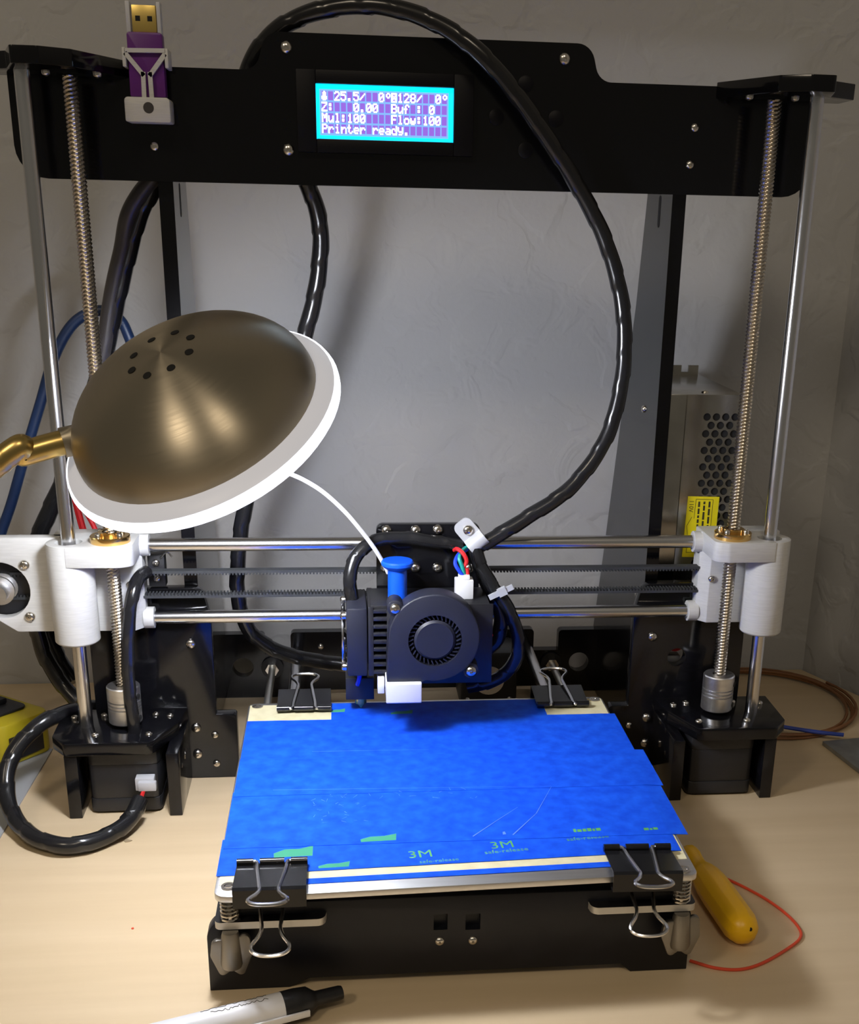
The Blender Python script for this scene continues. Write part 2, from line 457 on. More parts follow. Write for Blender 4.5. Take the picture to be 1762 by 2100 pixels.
# rod holders at the top (horizontal acrylic plates in front of the panel)
for s in (-1, 1):
    pl = rpoly([(s*158, YB, 0), (s*178, 190, 4), (s*192, 181, 3), (s*205, 181, 2), (s*213, 207, 1), (s*231, 220, 2), (s*232, YB+8, 1), (s*220, YB+8, 0), (s*220, YB, 0)])
    h = obj('rod_holder', MB().prism(pl, 'z', 406, 414), M['acrylic'], PR, bevel=0.4)
    inst('screw', SCREW_S, (s*171, 217, 405.6), h, (math.pi, 0, 0))
    inst('screw', SCREW_S, (s*196, 216, 405.6), h, (math.pi, 0, 0))

# vertical smooth rods and lead screws
def leadscrew(x):
    z0, z1, n, dz = 52.0, 404.0, 20, 0.5
    m_ = MB(); rows = int((z1-z0)/dz)
    for i in range(rows+1):
        z = z0 + i*dz
        for kx in range(n):
            th = 2*math.pi*kx/n
            ph_ = ((z - 8*th/(2*math.pi)) / 2.0) % 1.0
            t = min(1, max(0, 2.2*abs(2*ph_-1)-0.6))
            rr = 3.25 + 0.75*t
            m_.v.append(Vector((x+rr*math.cos(th), ZR_Y+rr*math.sin(th), z)))
    for i in range(rows):
        for kx in range(n):
            k2 = (kx+1) % n
            m_.f.append([i*n+kx, i*n+k2, (i+1)*n+k2, (i+1)*n+kx]); m_.mi.append(0)
    return m_
for s in (-1, 1):
    obj('smooth_rod', MB().cyl((s*ZR_X, ZR_Y, ZP-6), (s*ZR_X, ZR_Y, 407), 4.0, n=28), M['chrome'], PR)
    obj('lead_screw', leadscrew(s*LS_X), M['thread'], PR)
    cp = MB().lathe([(4.1, 71), (9.2, 71), (9.8, 70.3), (9.8, 62.4), (8.6, 62.2), (8.6, 61.6), (9.8, 61.4), (9.8, 60.2), (8.6, 60), (8.6, 59.4), (9.8, 59.2), (9.8, 58), (8.6, 57.8), (8.6, 57.2), (9.8, 57), (9.8, 48.2), (9.2, 47.6), (0, 47.6)], (s*LS_X, ZR_Y, 4.0), (0, 0, 1), 36)
    cpl = obj('shaft_coupler', cp, M['alu'], PR)
    for zz in (69, 55.5):
        obj('set_screw', MB().cyl((s*LS_X+8.6, ZR_Y-4.0, zz), (s*LS_X+9.4, ZR_Y-4.4, zz), 1.6, n=12), M['dark'], cpl)

# motor mounts: plate, two ribs, stepper motor
for s in (-1, 1):
    pl = rpoly([(s*150, YB+1), (s*153, 214, 3), (s*165, 184, 6), (s*215, 184, 4), (s*224, 196, 3), (s*225, YB+1)])
    p = obj('motor_plate', MB().prism(pl, 'z', 41, ZP), M['acrylic'], PR, bevel=0.5)
    for dx in (-15.5, 15.5):
        for dy in (-15.5, 15.5): screw_t(p, s*LS_X+dx, ZR_Y+dy, ZP, SCREW_S)
    screw_t(p, s*159, 224, ZP, SCREW_S); screw_t(p, s*216.5, 224, ZP, SCREW_S)
    for x0, x1 in ((150, 157.5), (208.5, 216)):
        obj('motor_rib', MB().box(min(s*x0, s*x1), max(s*x0, s*x1), 185, YB+1, 0, 41), M['acrylic'], PR, bevel=0.5)
    mo = MB(); cx = s*LS_X
    oct_ = rpoly([(cx-21, ZR_Y-21, 4), (cx+21, ZR_Y-21, 4), (cx+21, ZR_Y+21, 4), (cx-21, ZR_Y+21, 4)], 2)
    mo.prism(oct_, 'z', 1.5, 10)
    mo.prism([(cx+(x-cx)*0.985, ZR_Y+(y-ZR_Y)*0.985) for x, y in oct_], 'z', 10, 32)
    mo.prism(oct_, 'z', 32, 41)
    obj('stepper_motor', mo, M['black'], PR, bevel=0.4)

# lower frame plates (behind the motors) and tapered side plates
for s in (-1, 1):
    pl = rpoly([(s*120, 0), (s*120, 44, 2), (s*132.5, 44, 0), (s*132.5, 108, 4), (s*137, 127, 8), (s*204, 127, 8), (s*206, 90, 4), (s*206, 0)])
    p = obj('lower_frame_plate', MB().prism(pl, 'y', YB+1, YB+9), M['acrylic'], PR, bevel=0.4)
    for zz in (91.5, 35.2, 17.0): screw_f(p, s*145.5, YB+1, zz)
    for zz in (42, 22): screw_f(p, s*134, YB+1, zz-12, SCREW_S)
    if s > 0:
        hq = at(1388, 1348, Y=YB+1)
        cut(p, MB().cyl((hq.x, YB-10, hq.z), (hq.x, YB+30, hq.z), 6.2, n=28))
        obj('red_wire', MB().tube(catmull([(hq.x-3, YB+14, hq.z+4), (hq.x+1, YB+11, hq.z+2.5), (hq.x+6, YB+13, hq.z+3.5)], 6), 2.0, 8), M['red'], PR)
        obj('white_plug', MB().box(hq.x-6, hq.x+5, YB+10, YB+18, hq.z-7, hq.z-2), M['steelplate'], PR, bevel=0.5)
    sp = rpoly([(YB+9, 2), (398, 2, 4), (392, 46, 10), (372, 108, 30), (318, 290, 40), (306, 356, 10), (302, 408, 6), (YB+9, 408)])
    q = obj('side_plate', MB().prism(sp, 'x', min(s*140, s*148), max(s*140, s*148)), M['acrylic'], PR)
    if s > 0:
        for yy, zz in ((278, 230), (296, 140), (262, 112)):
            inst('screw', SCREW_S, (140, yy, zz), q, (0, -math.pi/2, 0))
    obj('slot', MB().prism(rpoly([(271, 338, 2.4), (276, 338, 2.4), (276, 356, 2.4), (271, 356, 2.4)]), 'x', s*140-0.15, s*140+0.15), M['dark'], q)

# rear cross plate with hole, Y rods, threaded rods, Y motor
prof = rpoly([(-165, 0), (-100, 0), (-96, 5), (96, 5), (100, 0), (165, 0), (165, 50, 3), (110, 50, 3), (110, 34), (91, 34), (91, 51, 3), (50, 51, 3), (46, 30), (-46, 30), (-50, 51, 3), (-91, 51, 3), (-91, 34), (-110, 34), (-110, 50, 3), (-165, 50, 3)])
rear = obj('rear_plate', MB().prism(prof, 'y', 375, 383), M['acrylic'], PR)
cut(rear, MB().cyl((-126.5, 360, 24), (-126.5, 400, 24), 7.6, n=32).cyl((126.5, 360, 24), (126.5, 400, 24), 7.6, n=32))
q = at(658, 1326, Y=375); screw_f(rear, q.x, 375, q.z, SCREW_S)
for s in (-1, 1):
    obj('bed_rod', MB().cyl((s*86, 13, 36), (s*86, 376, 36), 4, n=20), M['chrome'], PR)
    tr = obj('threaded_rod', MB().cyl((s*105, 13, 24), (s*105, 390, 24), 2.6, n=14), M['zinc'], PR)
    obj('washer', MB().cyl((s*105, 372.6, 24), (s*105, 374.8, 24), 8.2, n=28), M['black'], tr)
    obj('nut', MB().cyl((s*105, 368, 24), (s*105, 372.6, 24), 5, n=6), M['screw'], tr)
ym = obj('bed_motor', MB().box(32, 74, 338, 374, 4, 46), M['black'], PR, bevel=3)
for x in (37.5, 68.5):
    for z in (9.5, 40.5): screw_f(ym, x, 338, z, SCREW_S)
obj('motor_boss', MB().lathe([(11, 0), (11, 2), (4, 2), (4, 9), (0, 9)], (53, 338, 25), (0, -1, 0), 28), M['chrome'], ym)

# front plate
fp = rpoly([(-116.5, 0), (-80, 0), (-70, 4.6), (79, 4.6), (84, 0), (112, 0), (112, 33, 10), (100, 46, 4), (-100, 46, 4), (-116.5, 33, 10)])
M['frontplate'] = mat('satin_black_acrylic', (0.005, 0.006, 0.011), 0.42, spec=0.4)
front = obj('front_plate', MB().prism(fp, 'y', 5, 13), M['frontplate'], PR, 'black acrylic front plate under the bed', bevel=0.4)
cut(front, MB().box(-12, -5.5, 0, 9.5, 28, 36.5).box(3, 10, 0, 9.5, 27.4, 36))
screw_f(front, -9.1, 5, 22, SCREW_S); screw_f(front, 6.6, 5, 21.7, SCREW_S)

# bed carrier, springs, wing nuts
car = MB(); car.cur = 0
cpoly = rpoly([(-112, -1, 3), (-62.5, -1, 4), (-58, 30, 8), (58, 30, 8), (62, -1, 4), (112, -1, 3), (112, 24, 3), (60, 60, 20), (60, 160, 20), (112, 196, 3), (112, 219, 3), (60, 219, 4), (55, 190, 8), (-55, 190, 8), (-60, 219, 4), (-112, 219, 3), (-112, 196, 3), (-60, 160, 20), (-60, 60, 20), (-112, 24, 3)])
car.prism(cpoly, 'z', 36.6, 40.2)
for i in range(2, len(car.mi)): car.mi[i] = 1
obj('bed_carrier', car, [M['bed_carrier'], M['alucoat']], PR)
def spring(x, y, z0, z1, r=3.9, turns=7):
    pts = [(x+r*math.cos(t), y+r*math.sin(t), z0+(z1-z0)*t/(2*math.pi*turns)) for t in [i*2*math.pi/10 for i in range(10*turns+1)]]
    return MB().tube(pts, 0.62, 6)
for sx in (-1, 1):
    for y in (1.5, 215):
        x = sx*105
        obj('spring', spring(x, y, 40.4, 54), M['screw'], PR)
        obj('levelling_screw', MB().cyl((x, y, 14), (x, y, 57.9), 1.5, n=10).lathe([(1.5, 54.2), (3.3, 57.3), (3.3, 57.9), (2.0, 57.9), (1.2, 56.4), (0, 56.4)], (x, y, 0), (0, 0, 1), 18), M['screw'], PR)
        if y < 10:
            wn = MB().lathe([(0, 18), (4.6, 18), (5.2, 20), (4.2, 34), (3.6, 36.3), (0, 36.3)], (x, y-3.4, 0), (0, 0, 1), 20)
            w = obj('wing_nut', wn, M['wing'], PR)
            for t in (-1, 1):
                tilt = 0.28*sx
                wp = rpoly([(x+t*1.5, 33, 1), (x+t*8.5, 34+t*2, 3), (x+t*9.5, 24, 4), (x+t*5, 12.5, 3), (x+t*0.5, 16, 1)])
                obj('wing', MB().prism(wp, 'y', y-4.9, y-1.9), M['wing'], w, bevel=0.6)

# heated bed plate with layered tapes
bedp = rpoly([(-111, -6, 5), (-98, -7.5, 3), (-96, -7.6, 2), (97, -1.0, 2), (99, -3, 3), (111, -3, 4), (110.5, 221, 5), (-110.5, 221, 5)])
BZT = 57.2
bed = obj('print_bed', MB().prism(bedp, 'z', 54.0, BZT), M['alu'], PR, 'aluminium heated bed plate covered in tape', bevel=0.3)
sk = lambda x: 0.040*(x+68)
def strip(name, x0, x1, yf, yb, z, mt, th=0.16, nx=24, droop=0.0, fs=True, bs=False, wob=0.0, seed=1, lx=None):
    rnd = random.Random(seed); b = MB(); vs = []; n = nx
    for i in range(n+1):
        x = x0 + (x1-x0)*i/n
        a = yf + (sk(x) if fs else 0) + rnd.uniform(-wob, wob); c = yb + (sk(x) if bs else 0) + rnd.uniform(-wob, wob)
        dz = -droop*max(0, abs(x)-110)**1.3 if abs(x) > 110 else 0
        vs += [(x, a, z+dz), (x, c, z+dz), (x, a, z+th+dz), (x, c, z+th+dz)]
    fsx = []
    for i in range(n):
        p, q = i*4, i*4+4
        fsx += [(p, p+1, q+1, q), (p+2, q+2, q+3, p+3), (p, q, q+2, p+2), (p+1, p+3, q+3, q+1)]
    fsx += [(0, 2, 3, 1), (n*4, n*4+1, n*4+3, n*4+2)]
    b.add(vs, fsx)
    return obj(name, b, mt, PR, smooth=False)
strip('masking_tape', -109.5, 109.5, 4.9, 217.5, BZT, M['masking'])
strip('tape_strip', -98, 98, 1.3, 6.0, BZT+0.16, M['tape'], bs=True)
S1 = strip('tape_strip', -111.3, 108.6, 12.4, 45, BZT+0.34, M['tape'], wob=0.15, seed=2)
S2 = strip('tape_strip', -110.3, 116.6, 36, 96, BZT+0.52, M['tape'], fs=False, droop=0.05, wob=0.2, seed=3)
S3 = strip('tape_strip', -109.8, 118, 91, 137.5, BZT+0.70, M['tape'], fs=False, droop=0.03, wob=0.2, seed=4)
S4 = strip('tape_strip', -109.6, 113, 137, 191.5, BZT+0.52, M['tape'], fs=False, droop=0.05, wob=0.2, seed=5)
S5 = strip('tape_strip', -60, 71, 190, 217.5, BZT+0.34, M['tape'], fs=False, wob=0.2, seed=6)
ZT = BZT + 0.72

def text_mesh(txt, size, sh=0.0):
    cu = bpy.data.curves.new('t', 'FONT'); cu.body = txt; cu.size = size; cu.shear = sh; cu.offset = 0.0
    cu.resolution_u = 2
    o = bpy.data.objects.new('t', cu); COL.objects.link(o)
    dg = bpy.context.evaluated_depsgraph_get()
    me = bpy.data.meshes.new_from_object(o.evaluated_get(dg))
    bpy.data.objects.remove(o, do_unlink=True); bpy.data.curves.remove(cu)
    return me
def text_obj(name, txt, size_mm, loc, parent, mt, rot=(0, 0, 0), sh=0.0, sx=1.0):
    me = text_mesh(txt, size_mm*MM, sh); me.materials.clear(); me.materials.append(mt)
    o = inst(name, me, loc, parent, rot); o.scale = (sx, 1, 1)
    return o
ANG = math.radians(5)
text_obj('tape_print', '3M', 9.5, (17, 27.4, ZT-0.18), S1, M['tapeprint'], (0, 0, ANG))
text_obj('tape_print', 'safe-release', 4.6, (13.5, 22.4, ZT-0.18), S1, M['tapeprint'], (0, 0, ANG*1.3))
text_obj('tape_print', '3M', 9.5, (-23, 21, ZT-0.18), S1, M['tapeprint'], (0, 0, ANG))
text_obj('tape_print', 'safe-release', 4.0, (-18, 15.8, ZT-0.18), S1, M['tapeprint'], (0, 0, ANG))
def dashes(cx, cy, w_, h_, par, z, seed):
    b = MB(); r_ = random.Random(seed); x = 0
    while x < w_:
        l_ = r_.uniform(1.2, 2.6); y_ = cy + x*0.06; b.box(cx+x, cx+x+l_, y_, y_+h_*r_.uniform(0.7, 1), z, z+0.02); x += l_+0.5
    return obj('tape_print', b, M['tapeprint'], par, smooth=False)
dashes(60, 41, 13, 3.4, S2, ZT-0.02, 1)
text_obj('tape_print', 'safe-release', 4.6, (55, 32.5, ZT-0.18), S1, M['tapeprint'], (0, 0, ANG*1.3))
text_obj('tape_print', 'MULTI-SURFACE', 4.6, (81, 20.4, ZT-0.18), S1, M['tapeprint'], (0, 0, ANG*0.9), sx=0.72)
dashes(95.5, 40.5, 7, 2.6, S2, ZT-0.02, 2)
def flag(cx, cy, w, h, par, z):
    b = MB(); c, s_ = math.cos(ANG), math.sin(ANG)
    def P(x, y): return (cx + x*c - y*s_, cy + x*s_ + y*c)
    pts = [P(0, 0), (P(w, -h*0.1)), P(w+1, h), P(w*0.7, h*0.75), P(w*0.3, h*0.8), P(0, h*0.45)]
    b.prism(pts, 'z', z, z+0.02)
    for i in range(3):
        pass
    return obj('tape_print', b, M['tapeflag'], par, smooth=False)
flag(-86, 26, 18, 9, S1, ZT-0.2); flag(-45, 38, 17, 6, S2, ZT); flag(-65, 14.5, 14, 4.5, S1, ZT-0.2)
flag(-60, 203, 8, 5, S5, ZT-0.2); flag(-24, 198, 13, 5, S5, ZT-0.2)
sc = MB()
def scratch(p, q, w, zz):
    p, q = at(*p, Z=zz), at(*q, Z=zz); d = (q-p).normalized(); nrm = Vector((-d.y, d.x, 0))*w
    sc.add([p-nrm, q-nrm*0.4, q+nrm*0.4, p+nrm], [(0, 1, 2, 3)])
for p, q, w in (((970, 1715), (1020, 1682), 0.35), ((1020, 1682), (1062, 1655), 0.2), ((1052, 1712), (1100, 1668), 0.35), ((1100, 1668), (1131, 1613), 0.2),
                ((560, 1620), (1130, 1612), 0.12), ((640, 1541), (880, 1537), 0.14)):
    scratch(p, q, w, ZT+0.17)
rs = random.Random(9)
for i in range(46):
    u0, v0 = rs.uniform(640, 760), rs.uniform(1624, 1690)
    if i > 30: u0, v0 = rs.uniform(780, 980), rs.uniform(1618, 1636)
    a0 = rs.uniform(0, 6.28); lu = rs.uniform(6, 16)
    scratch((u0, v0), (u0+lu*math.cos(a0), v0+0.5*lu*math.sin(a0)), rs.uniform(0.08, 0.2), ZT+0.01+ (0.17 if v0 < 1622 else 0))
q = at(1034, 1709, Z=ZT); sc.add([q+Vector(p) for p in ((-0.8, -1.6, 0.2), (0.9, -1.2, 0.2), (0.5, 1.6, 0.2), (-0.6, 1.2, 0.2))], [(0, 1, 2, 3)])
obj('scuff_mark', sc, M['scuff'], S2, smooth=False)

# X axis: rods, ends, belts
XY, XZ0, XZ1 = 231.4, 110.7, 155.7
for z in (XZ0, XZ1):
    obj('smooth_rod', MB().cyl((-186, XY, z), (186, XY, z), 4, n=28), M['chrome'], PR)

def belt(z, sgn, x0, x1):
    b = MB(); y0, y1 = 228.0, 234.0
    b.box(x0, x1, y0, y1, z-0.8, z+0.8)
    x = x0+1
    while x < x1-1:
        b.box(x-0.5, x+0.5, y0, y1, *( (z-1.9, z-0.8) if sgn < 0 else (z+0.8, z+1.9)))
        x += 2.0
    return b
obj('drive_belt', belt(139.6, -1, -246, 180), M['belt'], PR, smooth=False)
obj('drive_belt', belt(124.4, 1, -246, 180), M['belt'], PR, smooth=False)

def x_end(s):
    mb = MB(); X = lambda v: s*v
    # bearing sleeve
    n = 36; cx = X(ZR_X)
    mb.lathe([(5.4, 103), (11.6, 103), (12.8, 104.2), (12.8, 162.85), (7.45, 162.85), (7.45, 140), (5.4, 140), (5.4, 103)], (cx, ZR_Y, 0), (0, 0, 1), n)
    # nut shelf
    arc_ = [(X(ZR_X + 7.4*math.cos(math.radians(t))), ZR_Y + 7.4*math.sin(math.radians(t))) for t in range(-90, -271, -15)]
    sh = rpoly([(X(170), 240), (X(170), 201, 9), (X(178), 197.5, 6), (X(206.8), 198.2)] + [(a, b_) for a, b_ in arc_] + [(X(206.8), 223.5), (X(219), 226, 3), (X(219), 240)])
    mb.prism(sh, 'z', 151, 163)
    # block that grips the two X rods
    bl = rpoly([(X(169.5), 243, 2), (X(169.5), 229, 1), (X(175), 222, 1), (X(206), 222, 1), (X(214), 232, 2), (X(214), 243, 2)])
    mb.prism(bl, 'z', 105.5, 162.7)
    return mb
for s in (-1, 1):
    e = obj('axis_end_bracket', x_end(s), M['white'], PR, 'white printed bracket gripping the horizontal rods', bevel=0.35)
    screw_f(e, s*176.5, 222, 134, SCREW_S)
    nut = MB().lathe([(4.2, 162.8), (11, 162.8), (11.2, 163.2), (11.2, 166.6), (10.8, 167), (6.5, 167), (6.5, 169), (4.2, 169), (4.2, 162.8)], (s*LS_X, ZR_Y, 0), (0, 0, 1), 32)
    bn = obj('brass_nut', nut, M['brass'], PR)
    for a in (40, 130, 220, 310):
        a = math.radians(a+8); x, y = s*LS_X + 8.4*math.cos(a), ZR_Y + 8.4*math.sin(a)
        inst('screw', bpy.data.meshes.get('nut_screw') or screw_mesh('nut_screw', 1.7, M['screw']), (x, y, 168.2), bn)
    for z in (XZ0, XZ1):
        obj('rod_collar', MB().lathe([(4.1, 0), (6.5, 0), (6.5, 6), (4.1, 6), (4.1, 0)], (s*171, XY, z), (-s, 0, 0), 24), M['white'], e)
# X motor holder on the left end
mh = MB()
hp = rpoly([(-214, 106), (-214, 163), (-275, 163), (-275, 152, 3)] + [] , 4)
arc = [(-250.5 + 17*math.cos(math.radians(a)), 131.5 + 17*math.sin(math.radians(a))) for a in range(110, -111, -10)]
hp = [(-214, 163), (-275, 163), (-275, 150), (arc[0][0]-3, 150)] + arc + [(-243, 106), (-214, 106)]
mh.prism(hp, 'y', 221, 229)
hold = obj('motor_holder', mh, M['white'], PR, bevel=0.5)
screw_f(hold, -235, 221, 147, SCREW); screw_f(hold, -235, 221, 115.5, SCREW)
xm_ = MB().prism(rpoly([(-271.5, 110.5, 4), (-229.5, 110.5, 4), (-229.5, 152.5, 4), (-271.5, 152.5, 4)], 2), 'y', 229.5, 268)
mot = obj('axis_motor', xm_, M['black'], PR, bevel=0.4)
obj('pulley', MB().lathe([(0, 0), (6, 0), (6, 9), (8.5, 9), (8.5, 10.5), (5.5, 10.5), (5.5, 17), (8.5, 17), (8.5, 18), (0, 18)], (-250.5, 211, 131.5), (0, 1, 0), 28), M['alu'], mot)
# end-stop switch on the left bracket
es = obj('limit_switch', MB().box(-168, -158, 238, 246, 128, 148), M['black'], PR, bevel=0.5)
for zz in (133, 143): screw_f(es, -163, 238, zz, SCREW_S)
obj('switch_lever', MB().tube(catmull([(-160, 237, 146), (-156, 236, 150), (-153, 236, 147)], 4), 0.5, 6), M['screw'], es)

# carriage
carr = obj('carriage_plate', MB().prism(rpoly([(-31.5, 98, 2), (30, 98, 2), (30, 171, 4), (-31.5, 171, 4)]), 'y', 216, 222), M['acrylic'], PR, bevel=0.4)
for u, v in ((793, 1088), (853, 1088), (898, 1087), (960, 1087), (852, 1165), (897, 1165), (790, 1165), (962, 1166)):
    q = at(u, v, Y=215); screw_f(carr, q.x, 216, q.z, SCREW)
for z in (XZ0, XZ1):
    obj('bearing_block', MB().prism(rpoly([(222, z-9, 2), (222, z+9, 2), (241, z+9, 6), (241, z-9, 6)]), 'x', -30, 28.5), M['black'], PR, bevel=0.5)

# extruder: motor, heat sink, fan with finger guard, blower, hot end
exm = obj('extruder_motor', MB().box(-25, 33, 177, 216, 91, 132.5), M['black'], PR, bevel=1.2)
conn = obj('motor_connector', MB().box(13.5, 24, 190, 199, 132.5, 144).box(15.5, 22, 191, 198, 144, 146.5), M['whiteabs'], exm, 'white wire connector', bevel=0.6)
hs = MB().box(-37.6, -34.6, 177, 216, 91, 132.5)
for i in range(9): hs.box(-34.6, -25.2, 177, 216, 92+i*4.6, 94.2+i*4.6)
hs.box(-36, -25.2, 179, 214, 129.5, 132.8)
obj('heat_sink', hs, M['black'], PR, bevel=0.2)
fan = MB().prism([(177, 90.5), (216, 90.5), (216, 132), (177, 132)], 'x', -50, -38)
fan_o = obj('cooling_fan', fan, M['blower'], PR, bevel=1.5)
cut(fan_o, MB().lathe([(0, -60), (18, -60), (18, -34), (0, -34)], (0, 196.5, 111), (1, 0, 0), 40))
obj('fan_hub', MB().lathe([(0, 0), (7.5, 0), (7.5, 9), (0, 9)], (-49.5, 196.5, 111), (1, 0, 0), 28), M['blower'], fan_o)
bl = MB()
for i in range(7):
    a = i*2*math.pi/7
    c = Vector((-44.5, 196.5+12*math.cos(a), 111+12*math.sin(a)))
    bl.obox(c, (0, math.cos(a), math.sin(a)), (0.6, -math.sin(a)*0.8, math.cos(a)*0.8), (0.8, math.sin(a)*0.6, -math.cos(a)*0.6), 5.3, 4.0, 0.5)
obj('fan_blade', bl, M['blower'], fan_o)
gd = MB()
for r in (8, 13, 18.5):
    gd.tube([(-52.2, 196.5+r*math.cos(t), 111+r*math.sin(t)) for t in [i*2*math.pi/36 for i in range(36)]], 0.75, 8, closed=True)
for a in (45, 135, 225, 315):
    ca, sa = math.cos(math.radians(a)), math.sin(math.radians(a))
    gd.tube([(-51.4, 196.5+7.5*ca, 111+7.5*sa), (-51.4, 196.5+24*ca, 111+24*sa)], 0.8, 8)
obj('finger_guard', gd, M['chrome'], fan_o)
for y in (181, 212):
    for z in (95.5, 126.5):
        inst('screw', SCREW_S, (-51.8, y, z), fan_o, (0, -math.pi/2, 0))

# blower
BCX, BCZ, BR = -0.8, 118.6, 26.0
out = []
for a in range(-100, 181, 8): out.append((BCX + BR*math.cos(math.radians(a)), BCZ + BR*math.sin(math.radians(a))))
out += [(-27.4, 110), (-27.6, 91.8), (-7.6, 91.8)]
blw = obj('blower_housing', MB().prism(out, 'y', 161, 175.5), M['blower'], PR, 'charcoal radial blower housing', bevel=1.0, seg=3)
cut(blw, MB().cyl((BCX+0.4, 150, 117.2), (BCX+0.4, 173, 117.2), 15.2, n=48))
for ux, uz in ((-22.8, 136.3), (20.4, 98.4)):
    obj('ear', MB().cyl((ux, 162.5, uz), (ux, 175, uz), 4.6, n=24), M['blower'], blw, bevel=0.5)
    screw_f(blw, ux, 162.3, uz, SCREW)
obj('impeller_hub', MB().lathe([(0, 0), (1.0, 0), (10.4, 0), (11.8, 1.2), (11.8, 11), (0, 11)], (BCX+0.4, 161.6, 117.2), (0, 1, 0), 40), M['blower'], blw)
ib = MB()
for i in range(34):
    a = i*2*math.pi/34
    c = Vector((BCX+0.4+13.6*math.cos(a), 167, 117.2+13.6*math.sin(a)))
    ib.obox(c, (math.cos(a+0.5), 0, math.sin(a+0.5)), (0, 1, 0), (-math.sin(a+0.5), 0, math.cos(a+0.5)), 1.5, 4.6, 0.35)
obj('impeller_blade', ib, M['blower'], blw)
du = MB().prism(rpoly([(158, 80.5, 1), (178, 84, 1), (178, 93, 1), (158, 93, 1)]), 'x', -28.2, -8)
obj('air_duct', du, M['whiteabs'], PR, 'white printed air duct under the blower', bevel=0.6)
obj('duct_wing', MB().box(-32.5, -28.6, 176, 186, 80, 90), M['whiteabs'], PR, bevel=0.4)
obj('mounting_sheet', MB().box(-27, 34, 175.5, 177, 86, 134), M['black'], PR, bevel=0.3)
hb = obj('heater_block', MB().box(-51, -34, 202, 216, 66, 80).box(-46, -38, 204, 212, 80, 91), M['black'], PR, bevel=0.4)
obj('nozzle', MB().lathe([(0, 58.6), (0.6, 58.6), (3.2, 62), (3.6, 62), (3.6, 66), (0, 66)], (-42, 208, 0), (0, 0, 1), 16), M['brass'], hb)
obj('heater_wire', MB().tube(catmull([(-44, 201.5, 76), (-43, 200, 80), (-42, 201, 86), (-40, 205, 91)], 5), 1.4, 8), M['bluewire'], hb)
# blue release button
obj('release_button', MB().lathe([(0, 132.5), (5.6, 132.5), (5.5, 150.5), (8.2, 152.2), (9.3, 153.6), (9.3, 155.2), (8.6, 156), (0, 156)], (-20.2, 192, 0), (0, 0, 1), 36), M['bluepla'], PR, 'bright blue flanged button')

# cables --------------------------------------------------------------
def sleeve(name, ctrl, r, mt, wrap=True, n=12, per=10, parent=PR, label=None):
    pts = catmull([at(c[0], c[1], **({'Y': c[2]} if len(c) == 3 else {'Z': c[3]})) for c in ctrl], per)
    rf = (lambda L, th: r*(0.93 + 0.13*((L/19.0 - th/(2*math.pi)) % 1.0))) if wrap else None
    return obj(name, MB().tube(pts, r, n, rfun=rf), mt, parent, label)
sleeve('cable_sleeve', [(505, 235, 262), (500, 170, 258), (535, 95, 252), (600, 42, 244), (700, 13, 236), (800, 15, 229), (900, 50, 223), (985, 110, 218), (1060, 195, 217), (1130, 295, 218), (1190, 390, 222), (1240, 490, 223), (1272, 600, 223), (1281, 700, 222), (1272, 800, 220), (1240, 905, 218), (1170, 1000, 215), (1080, 1062, 213), (1010, 1105, 211), (975, 1124, 210)], 4.6, M['rubber'], per=16, label='black spiral-wrapped cable arching over the panel')
sleeve('cable_sleeve', [(600, 330, 258), (635, 388, 264), (657, 470, 270), (652, 570, 274), (630, 670, 278), (590, 800, 282), (540, 930, 284), (505, 1030, 285), (490, 1130, 285), (488, 1220, 285), (510, 1290, 287), (560, 1330, 291), (620, 1350, 293), (700, 1362, 293), (770, 1366, 290)], 5.0, M['rubber'], per=14)
sleeve('cable_sleeve', [(330, 330, 262), (312, 385, 264), (285, 440, 267), (262, 520, 271), (240, 610, 275), (215, 720, 280), (180, 850, 284), (130, 985, 288), (92, 1070, 291), (65, 1150, 292), (80, 1230, 292), (110, 1330, 290), (150, 1400, 280)], 5.4, M['rubber'], per=12)
sleeve('cable_sleeve', [(318, 360, 258), (285, 400, 260), (262, 445, 264), (250, 510, 268), (236, 570, 271), (225, 630, 274), (212, 720, 277), (185, 830, 280)], 4.6, M['greysleeve'], wrap=False, per=12)
sleeve('red_wire', [(148, 1000, 286), (163, 1060, 286), (176, 1110, 286), (178, 1150, 286)], 2.2, M['red'], False, 8)
sleeve('red_wire', [(170, 1040, 284), (190, 1075, 284), (206, 1110, 284)], 1.6, M['red'], False, 8)
# carriage wiring
sleeve('cable_sleeve', [(948, 1118, 213), (900, 1112, 212), (830, 1103, 211), (768, 1110, 207), (732, 1140, 202), (718, 1180, 198), (722, 1230, 196)], 4.0, M['rubber'], True, 12, 12)
sleeve('cable_sleeve', [(972, 1118, 209), (982, 1155, 207), (998, 1195, 206), (1018, 1232, 206), (1028, 1268, 206), (1020, 1310, 207), (1000, 1330, 209)], 4.6, M['rubber'], True, 12, 12)
sleeve('cable_sleeve', [(985, 1160, 205), (1012, 1205, 202), (1040, 1245, 202), (1060, 1295, 202), (1062, 1340, 203), (1040, 1378, 205), (1000, 1400, 207), (960, 1408, 210)], 4.2, M['rubber'], True, 12, 12)
for nm, mt, pts in (('red_wire', 'red', [(952, 1163, 196), (957, 1150, 196), (950, 1135, 197), (938, 1126, 200), (932, 1128, 206)]),
                    ('green_wire', 'green', [(954, 1190, 195), (949, 1165, 195), (942, 1143, 197), (950, 1128, 205), (962, 1120, 209)]),
                    ('blue_wire', 'bluewire', [(957, 1190, 194), (943, 1172, 194), (934, 1155, 196), (940, 1138, 199), (952, 1130, 206), (964, 1122, 209)])):
    sleeve(nm, pts, 1.25, M[mt], False, 8)
